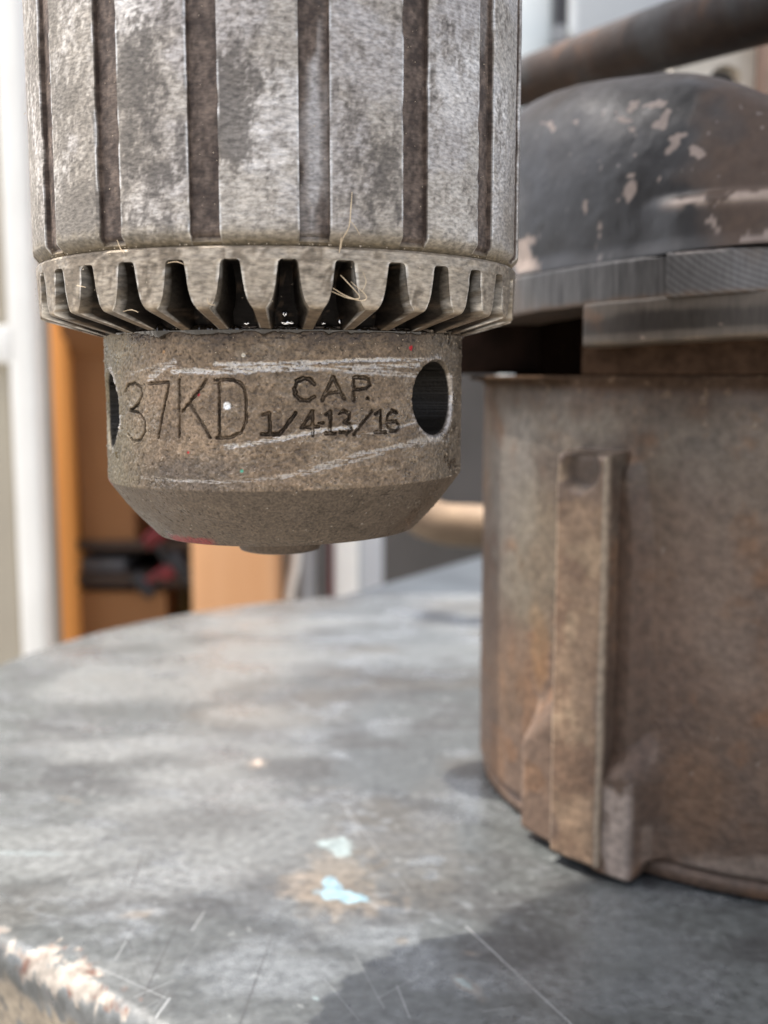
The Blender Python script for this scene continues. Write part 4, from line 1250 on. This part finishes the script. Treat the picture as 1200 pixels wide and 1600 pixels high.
# ================================================================== STEEL BAR, BENT HANDLE, PLATE, POST
M_bar = painted("oily_bar", grain=.3, grain_scale=220, bump=.3, bump_scale=300, bump_dist=.0004, rough_var=.3)
bar_a, bar_b = at(812, 131, .43), at(1200, 6, .268)
d_ = (bar_b - bar_a)
bar = tube("steel_bar", [tuple(bar_a - d_ * .28), tuple(bar_a + d_ * .3), tuple(bar_a + d_ * .7), tuple(bar_b + d_ * .5)], .0090, M_bar, None, seg=64, res=60)
def bar_col(V):
    n1 = fbm(V, 60, 5, 3); n2 = fbm(V, 260, 4, 4)
    c = np.ones(V.shape) * np.array([.020, .012, .008]); c *= (.5 + n1)[:, None]
    c = mix(c, (.075, .038, .020), sstep(.50, .66, n1 * .6 + n2 * .4) * .7)
    c = mix(c, (.03, .03, .03), sstep(.55, .7, fbm(V, 45, 4, 9)) * .7)
    return c, pbr_of((len(V),), .05, .42 + .3 * n2, .65)
attr_from_world(bar, bar_col)
tag(bar, "thick dark oily steel bar with rust, slanting above the domed cover", "steel bar")

M_tan = plain("tan_handle", (.22, .155, .10), (.14, .095, .06), 60, .55, .1)
hd = tube("bent_handle", [tuple(at(600, 742, .46)), tuple(at(632, 785, .455)), tuple(at(680, 815, .45)), tuple(at(740, 822, .45)), tuple(at(830, 822, .45)), tuple(at(960, 830, .46))],
          [.0085, .0088, .0090, .0092, .0092, .0092], M_tan, None, seg=32, res=10)
tag(hd, "curved tan tubular handle showing between the chuck and the iron housing", "handle")

# upright plate with a round hole, and the brown post beside it
M_plate = plain("bare_plate", (.62, .58, .50), (.48, .44, .37), 120, .45, .35)
M_black0 = plain("backing_black", (.012, .011, .010), (.02, .018, .016), 10, .8)
def plate_with_hole():
    Y = .43
    x0, x1 = at(1050, 120, Y)[0], at(1180, 120, Y)[0]
    z0, z1 = 0.001, at(1100, 40, Y)[2]
    hc = at(1134, 128, Y); hr = 25 / F_PX * Y
    n = 40
    V, Fc = [], []
    for yy in (Y, Y + .008):
        for k in range(n):
            a = 2 * math.pi * k / n
            V.append((hc[0] + hr * math.cos(a), yy, hc[2] + hr * math.sin(a)))
        for k in range(n):
            a = 2 * math.pi * k / n
            c, s = math.cos(a), math.sin(a)
            tx = ((x1 - hc[0]) / c) if c > 1e-6 else ((x0 - hc[0]) / c if c < -1e-6 else 1e9)
            tz = ((z1 - hc[2]) / s) if s > 1e-6 else ((z1 - .06 - hc[2]) / s if s < -1e-6 else 1e9)
            t = min(abs(tx), abs(tz))
            V.append((hc[0] + t * c, yy, hc[2] + t * s))
    for k in range(n):
        k2 = (k + 1) % n
        Fc.append((k, k2, n + k2, n + k)); Fc.append((2 * n + k, 3 * n + k, 3 * n + k2, 2 * n + k2))
        Fc.append((k, 2 * n + k, 2 * n + k2, k2)); Fc.append((n + k, n + k2, 3 * n + k2, 3 * n + k))
    p = thing("bracket_plate", "pale bare steel plate with a round hole, standing behind the domed cover", "steel plate", ((x0 + x1) / 2, Y, 0))
    poly_mesh("drilled_plate", V, Fc, M_plate, p)
    zc = z1 - .06
    box("lower_plate", x0 + .001, x1 - .001, Y + .0005, Y + .0075, 0.001, zc + .0005, M_plate, p)
plate_with_hole()
bk = px_box("hole_backing", 1060, 1178, 60, 175, .47, .05, M_black0, None, bevel=.003, z0=.001)  # backing added so that the plate hole looks dark
tag(bk, "added black backing behind the hole of the pale drilled plate", "machine block")
M_post = plain("brown_post", (.10, .062, .046), (.07, .045, .035), 60, .6)
post = px_box("iron_post", 1184, 1330, -120, 1000, .415, .03, M_post, bevel=.003, z0=.001)
tag(post, "brown iron post beside the drilled plate at the right edge", "post")

# ================================================================== BACKGROUND
bench = thing("workbench", "grey topped workbench behind the round table", "workbench", (.3, .6, -.80))
M_bench = plain("bench_top", (.055, .065, .075), (.035, .042, .05), 25, .4)
be = [(-.10, .585), (-.017, .71), (.077, .85), (.75, .90), (.75, .40), (.25, .40), (.20, .52), (.02, .535)]
prism("bench_top", be, -.07, -.04, M_bench, bench, bevel=.003)
for x, y in ((.70, .45), (.70, .85), (.08, .80), (.0, .60)):
    box("leg", x - .02, x + .02, y - .02, y + .02, -.80, -.0705, M_bench, bench)

M_white = plain("white_paint", (.86, .85, .80), (.80, .79, .74), 12, .4)
M_cream = plain("cream_panel", (.40, .36, .28), (.34, .30, .235), 4, .6)
Yd = 1.05
door = thing("panelled_door", "white framed door with cream panels at the left of the workshop", "door", (at(20, 700, Yd)[0], Yd, -.80))
zt, zb = 1.35, -.799
px_box("door_stile", 24, 62, 0, 1600, Yd, .035, M_white, door, bevel=.003, z0=zb, z1=zt)
px_box("door_stile", -330, -285, 0, 1600, Yd, .035, M_white, door, bevel=.003, z0=zb, z1=zt)
for py0, py1 in ((508, 568), (-760, -700), (2150, 2350)):
    px_box("door_rail", -284.5, 23.5, py0, py1, Yd, .032, M_white, door, bevel=.003)
px_box("door_panel", -284, 23, 0, 1600, Yd + .012, .012, M_cream, door, z0=zb + .05, z1=zt - .05)

M_jamb = plain("grey_jamb", (.30, .28, .25), (.24, .225, .20), 8, .7)
jamb = px_box("door_jamb", 66, 84, 0, 1600, 1.16, .012, M_jamb, None, z0=-.799, z1=1.4)
tag(jamb, "grey beige door jamb between the white door and the wooden cabinet", "door jamb")

M_wood = plain("orange_wood", (.76, .34, .09), (.64, .26, .06), 9, .55, 0, (1, 1, .12))
M_ply = plain("pale_plywood", (.80, .47, .25), (.68, .35, .16), 8, .6, 0, (1, 1, .15))
M_card = plain("cardboard", (.25, .115, .042), (.19, .085, .032), 5, .8)
M_inside = plain("cabinet_inside", (.045, .028, .02), (.03, .02, .015), 5, .9)  # inner boards coloured dark, shade of the open recess put in
M_black = plain("black_plastic", (.012, .012, .014), (.02, .02, .024), 10, .4)
M_red = plain("red_plastic", (.15, .006, .010), (.09, .005, .007), 10, .4)
M_yel = plain("dull_yellow_plastic", (.20, .12, .01), (.14, .08, .01), 10, .5)
M_gry = plain("grey_plastic", (.13, .13, .14), (.10, .10, .11), 10, .5)
Yc = 1.30
cab = thing("wooden_cabinet", "open orange wooden cabinet filled with boxes and tools", "cabinet", (at(200, 900, Yc)[0], Yc, -.80))
px_box("side_board", 84, 113, 0, 1600, Yc, .40, M_wood, cab, bevel=.002, z0=-.799, z1=.42)
px_box("side_board", 297, 424, 0, 1600, Yc, .40, M_ply, cab, bevel=.002, z0=-.799, z1=.42)
xl, xr = at(113, 900, Yc)[0], at(297, 900, Yc)[0]
box("back_board", xl + .001, xr - .001, Yc + .37, Yc + .395, -.79, .42, M_inside, cab)
for pz in (908, 1150, 1500):
    z = at(200, pz, Yc)[2]
    box("shelf", xl + .0005, xr - .0005, Yc + .015, Yc + .369, z - .010, z + .006, M_inside, cab)
box("top_board", at(84, 500, Yc)[0] - .01, at(424, 500, Yc)[0] + .01, Yc - .01, Yc + .41, .4205, .445, M_wood, cab)
# boxes and tools on the shelves
def carton(px0, px1, py0, py1, Y, dep, label, open_flap=True, tilt=0.0):
    x0, x1 = at(px0, (py0 + py1) / 2, Y)[0], at(px1, (py0 + py1) / 2, Y)[0]
    z0, z1 = at(200, py1, Y)[2], at(200, py0, Y)[2]
    t = thing("cardboard_box", label, "cardboard box", ((x0 + x1) / 2, Y, z0))
    th = .004
    box("box_wall", x0, x1, Y, Y + th, z0, z1, M_card, t)
    box("box_wall", x0, x1, Y + dep - th, Y + dep, z0, z1, M_card, t)
    box("box_wall", x0, x0 + th, Y + th + .0003, Y + dep - th - .0003, z0, z1, M_card, t)
    box("box_wall", x1 - th, x1, Y + th + .0003, Y + dep - th - .0003, z0, z1, M_card, t)
    box("box_bottom", x0 + th + .0003, x1 - th - .0003, Y + th + .0003, Y + dep - th - .0003, z0, z0 + th, M_card, t)
    if open_flap: poly_mesh("box_flap", [(x0, Y - .0005, z1), (x1, Y - .0005, z1), (x1, Y - .04, z1 + .05), (x0, Y - .04, z1 + .05),
                           (x0, Y + .0035, z1), (x1, Y + .0035, z1), (x1, Y - .0360, z1 + .0515), (x0, Y - .0360, z1 + .0515)],
              [(0, 1, 2, 3), (7, 6, 5, 4), (0, 4, 5, 1), (1, 5, 6, 2), (2, 6, 7, 3), (3, 7, 4, 0)], M_card, t)
    if tilt: t.rotation_euler = (0, tilt, 0)
    return t
carton(124, 208, 560, 845, Yc + .02, .30, "tall brown cardboard box on the upper shelf of the cabinet", tilt=R_(-2))
carton(118, 262, 925, 1148, Yc + .02, .28, "brown cardboard box on the lower shelf of the cabinet", False)
for z_ in (853,):
    z = at(200, z_, Yc)[2]
    box("shelf", xl + .0005, xr - .0005, Yc + .015, Yc + .369, z - .008, z + .004, M_inside, cab)
tb = px_box("tool_case", 122, 196, 872, 899, Yc + .03, .25, M_gry, None, bevel=.004)
tag(tb, "flat grey tool case between the two cardboard boxes", "tool case")

def cordless_drill(px, py, s, body, accent, label, ang):
    p = at(px, py, Yc + .02)
    t = thing("power_tool", label, "power tool", tuple(p))
    def T(x, z, y=0): return (p[0] + (x * math.cos(ang) - z * math.sin(ang)) * s, p[1] + y * s, p[2] + (x * math.sin(ang) + z * math.cos(ang)) * s)
    tube("motor_body", [T(-.06, .05), T(-.02, .05), T(.04, .05)], [.022 * s, .026 * s, .022 * s], body, t, seg=20)
    tube("nose", [T(.042, .05), T(.06, .05), T(.075, .05)], [.018 * s, .016 * s, .008 * s], M_black, t, seg=20)
    tube("grip", [T(-.035, .028), T(-.04, -.01), T(-.045, -.045)], [.014 * s, .013 * s, .015 * s], accent, t, seg=16)
    tube("battery", [T(-.08, -.055), T(-.045, -.056), T(-.01, -.055)], [.018 * s, .021 * s, .018 * s], body, t, seg=12)
    return t
cordless_drill(272, 852, .45, M_red, M_black, "red and black power tool lying beside the tall cardboard box", R_(35))
cordless_drill(268, 912, .5, M_black, M_red, "black power tool with a red grip above the lower cardboard box", R_(-50))
cordless_drill(284, 1010, .45, M_red, M_yel, "small red power tool at the right end of the lower shelf", R_(10))
yb = px_box("yellow_case", 258, 294, 915, 990, Yc + .10, .12, M_yel, None, bevel=.004)
tag(yb, "dull yellow plastic case behind the power tools", "plastic case")
bb = px_box("black_case", 205, 292, 780, 850, Yc + .12, .15, M_black, None, bevel=.004)
tag(bb, "black plastic case behind the red power tool", "plastic case")

M_steel = plain("grey_steel", (.36, .38, .41), (.28, .30, .32), 15, .4, .3)
M_taupe = plain("taupe_board", (.22, .19, .16), (.17, .15, .125), 10, .7)
tp = px_box("taupe_board", 425.5, 468, 0, 1600, 1.42, .02, M_taupe, None, z0=-.799, z1=.3)
tag(tp, "taupe board leaning beside the pale plywood side of the cabinet", "board")
hose = tube("white_cable", [tuple(at(452, 780, 1.38)), tuple(at(462, 840, 1.38)), tuple(at(462, 880, 1.38)), tuple(at(455, 915, 1.38)), tuple(at(450, 960, 1.38)), tuple(at(452, 1100, 1.38))], .0055, M_white, None, seg=12)
tag(hose, "white cable hanging in front of the taupe board", "cable")
gp = px_box("steel_upright", 469, 490, 0, 1600, 1.42, .03, M_steel, None, z0=-.799, z1=.3)
tag(gp, "narrow grey steel upright beside the taupe board", "upright")
rs = px_box("red_strip", 513, 520, 0, 1600, 1.45, .02, M_red, None, z0=-.799, z1=.3)
tag(rs, "thin red strip along the side of the white locker", "strip")
lk = thing("white_locker", "white locker with a light grey side in front of the dark wall", "locker", (at(560, 900, 1.45)[0], 1.45, -.80))
px_box("locker_door", 521, 560, 0, 1600, 1.45, .30, M_white, lk, bevel=.004, z0=-.799, z1=.10)
px_box("locker_side", 560.5, 598, 0, 1600, 1.46, .29, plain("light_grey", (.50, .52, .54), (.44, .46, .48), 5, .4), lk, bevel=.004, z0=-.799, z1=.10)

# machine parts at the upper right, seen over the cover
M_pale = plain("pale_enamel", (.66, .70, .70), (.56, .62, .63), 14, .35)
wu = px_box("white_upright", 790, 859, 0, 870, .80, .05, M_pale, None, bevel=.004, z0=-.039, z1=.60)
tag(wu, "white enamelled upright between the chuck and the grey panel", "upright")
gc = thing("grey_machine_cabinet", "light grey machine cabinet with a black edge behind the slanting bar", "cabinet", (at(960, 500, .78)[0], .78, -.04))
px_box("cabinet_edge", 861, 881, 0, 870, .79, .10, M_black, gc, bevel=.002, z0=-.039, z1=.56)
px_box("cabinet_front", 882, 1160, 0, 870, .78, .18, plain("cabinet_grey", (.36, .38, .39), (.30, .32, .33), 6, .35, .2), gc, bevel=.006, z0=-.039, z1=.56)
bo = tube("bolt", [tuple(at(873, 52, .789)), tuple(at(873, 52, .776))], .006, M_steel, gc, seg=12, res=1)
dk = px_box("dark_block", 905, 1052, 108, 175, .60, .06, M_black, None, bevel=.004, z0=-.039)
tag(dk, "dark machine block just below the slanting bar", "machine block")
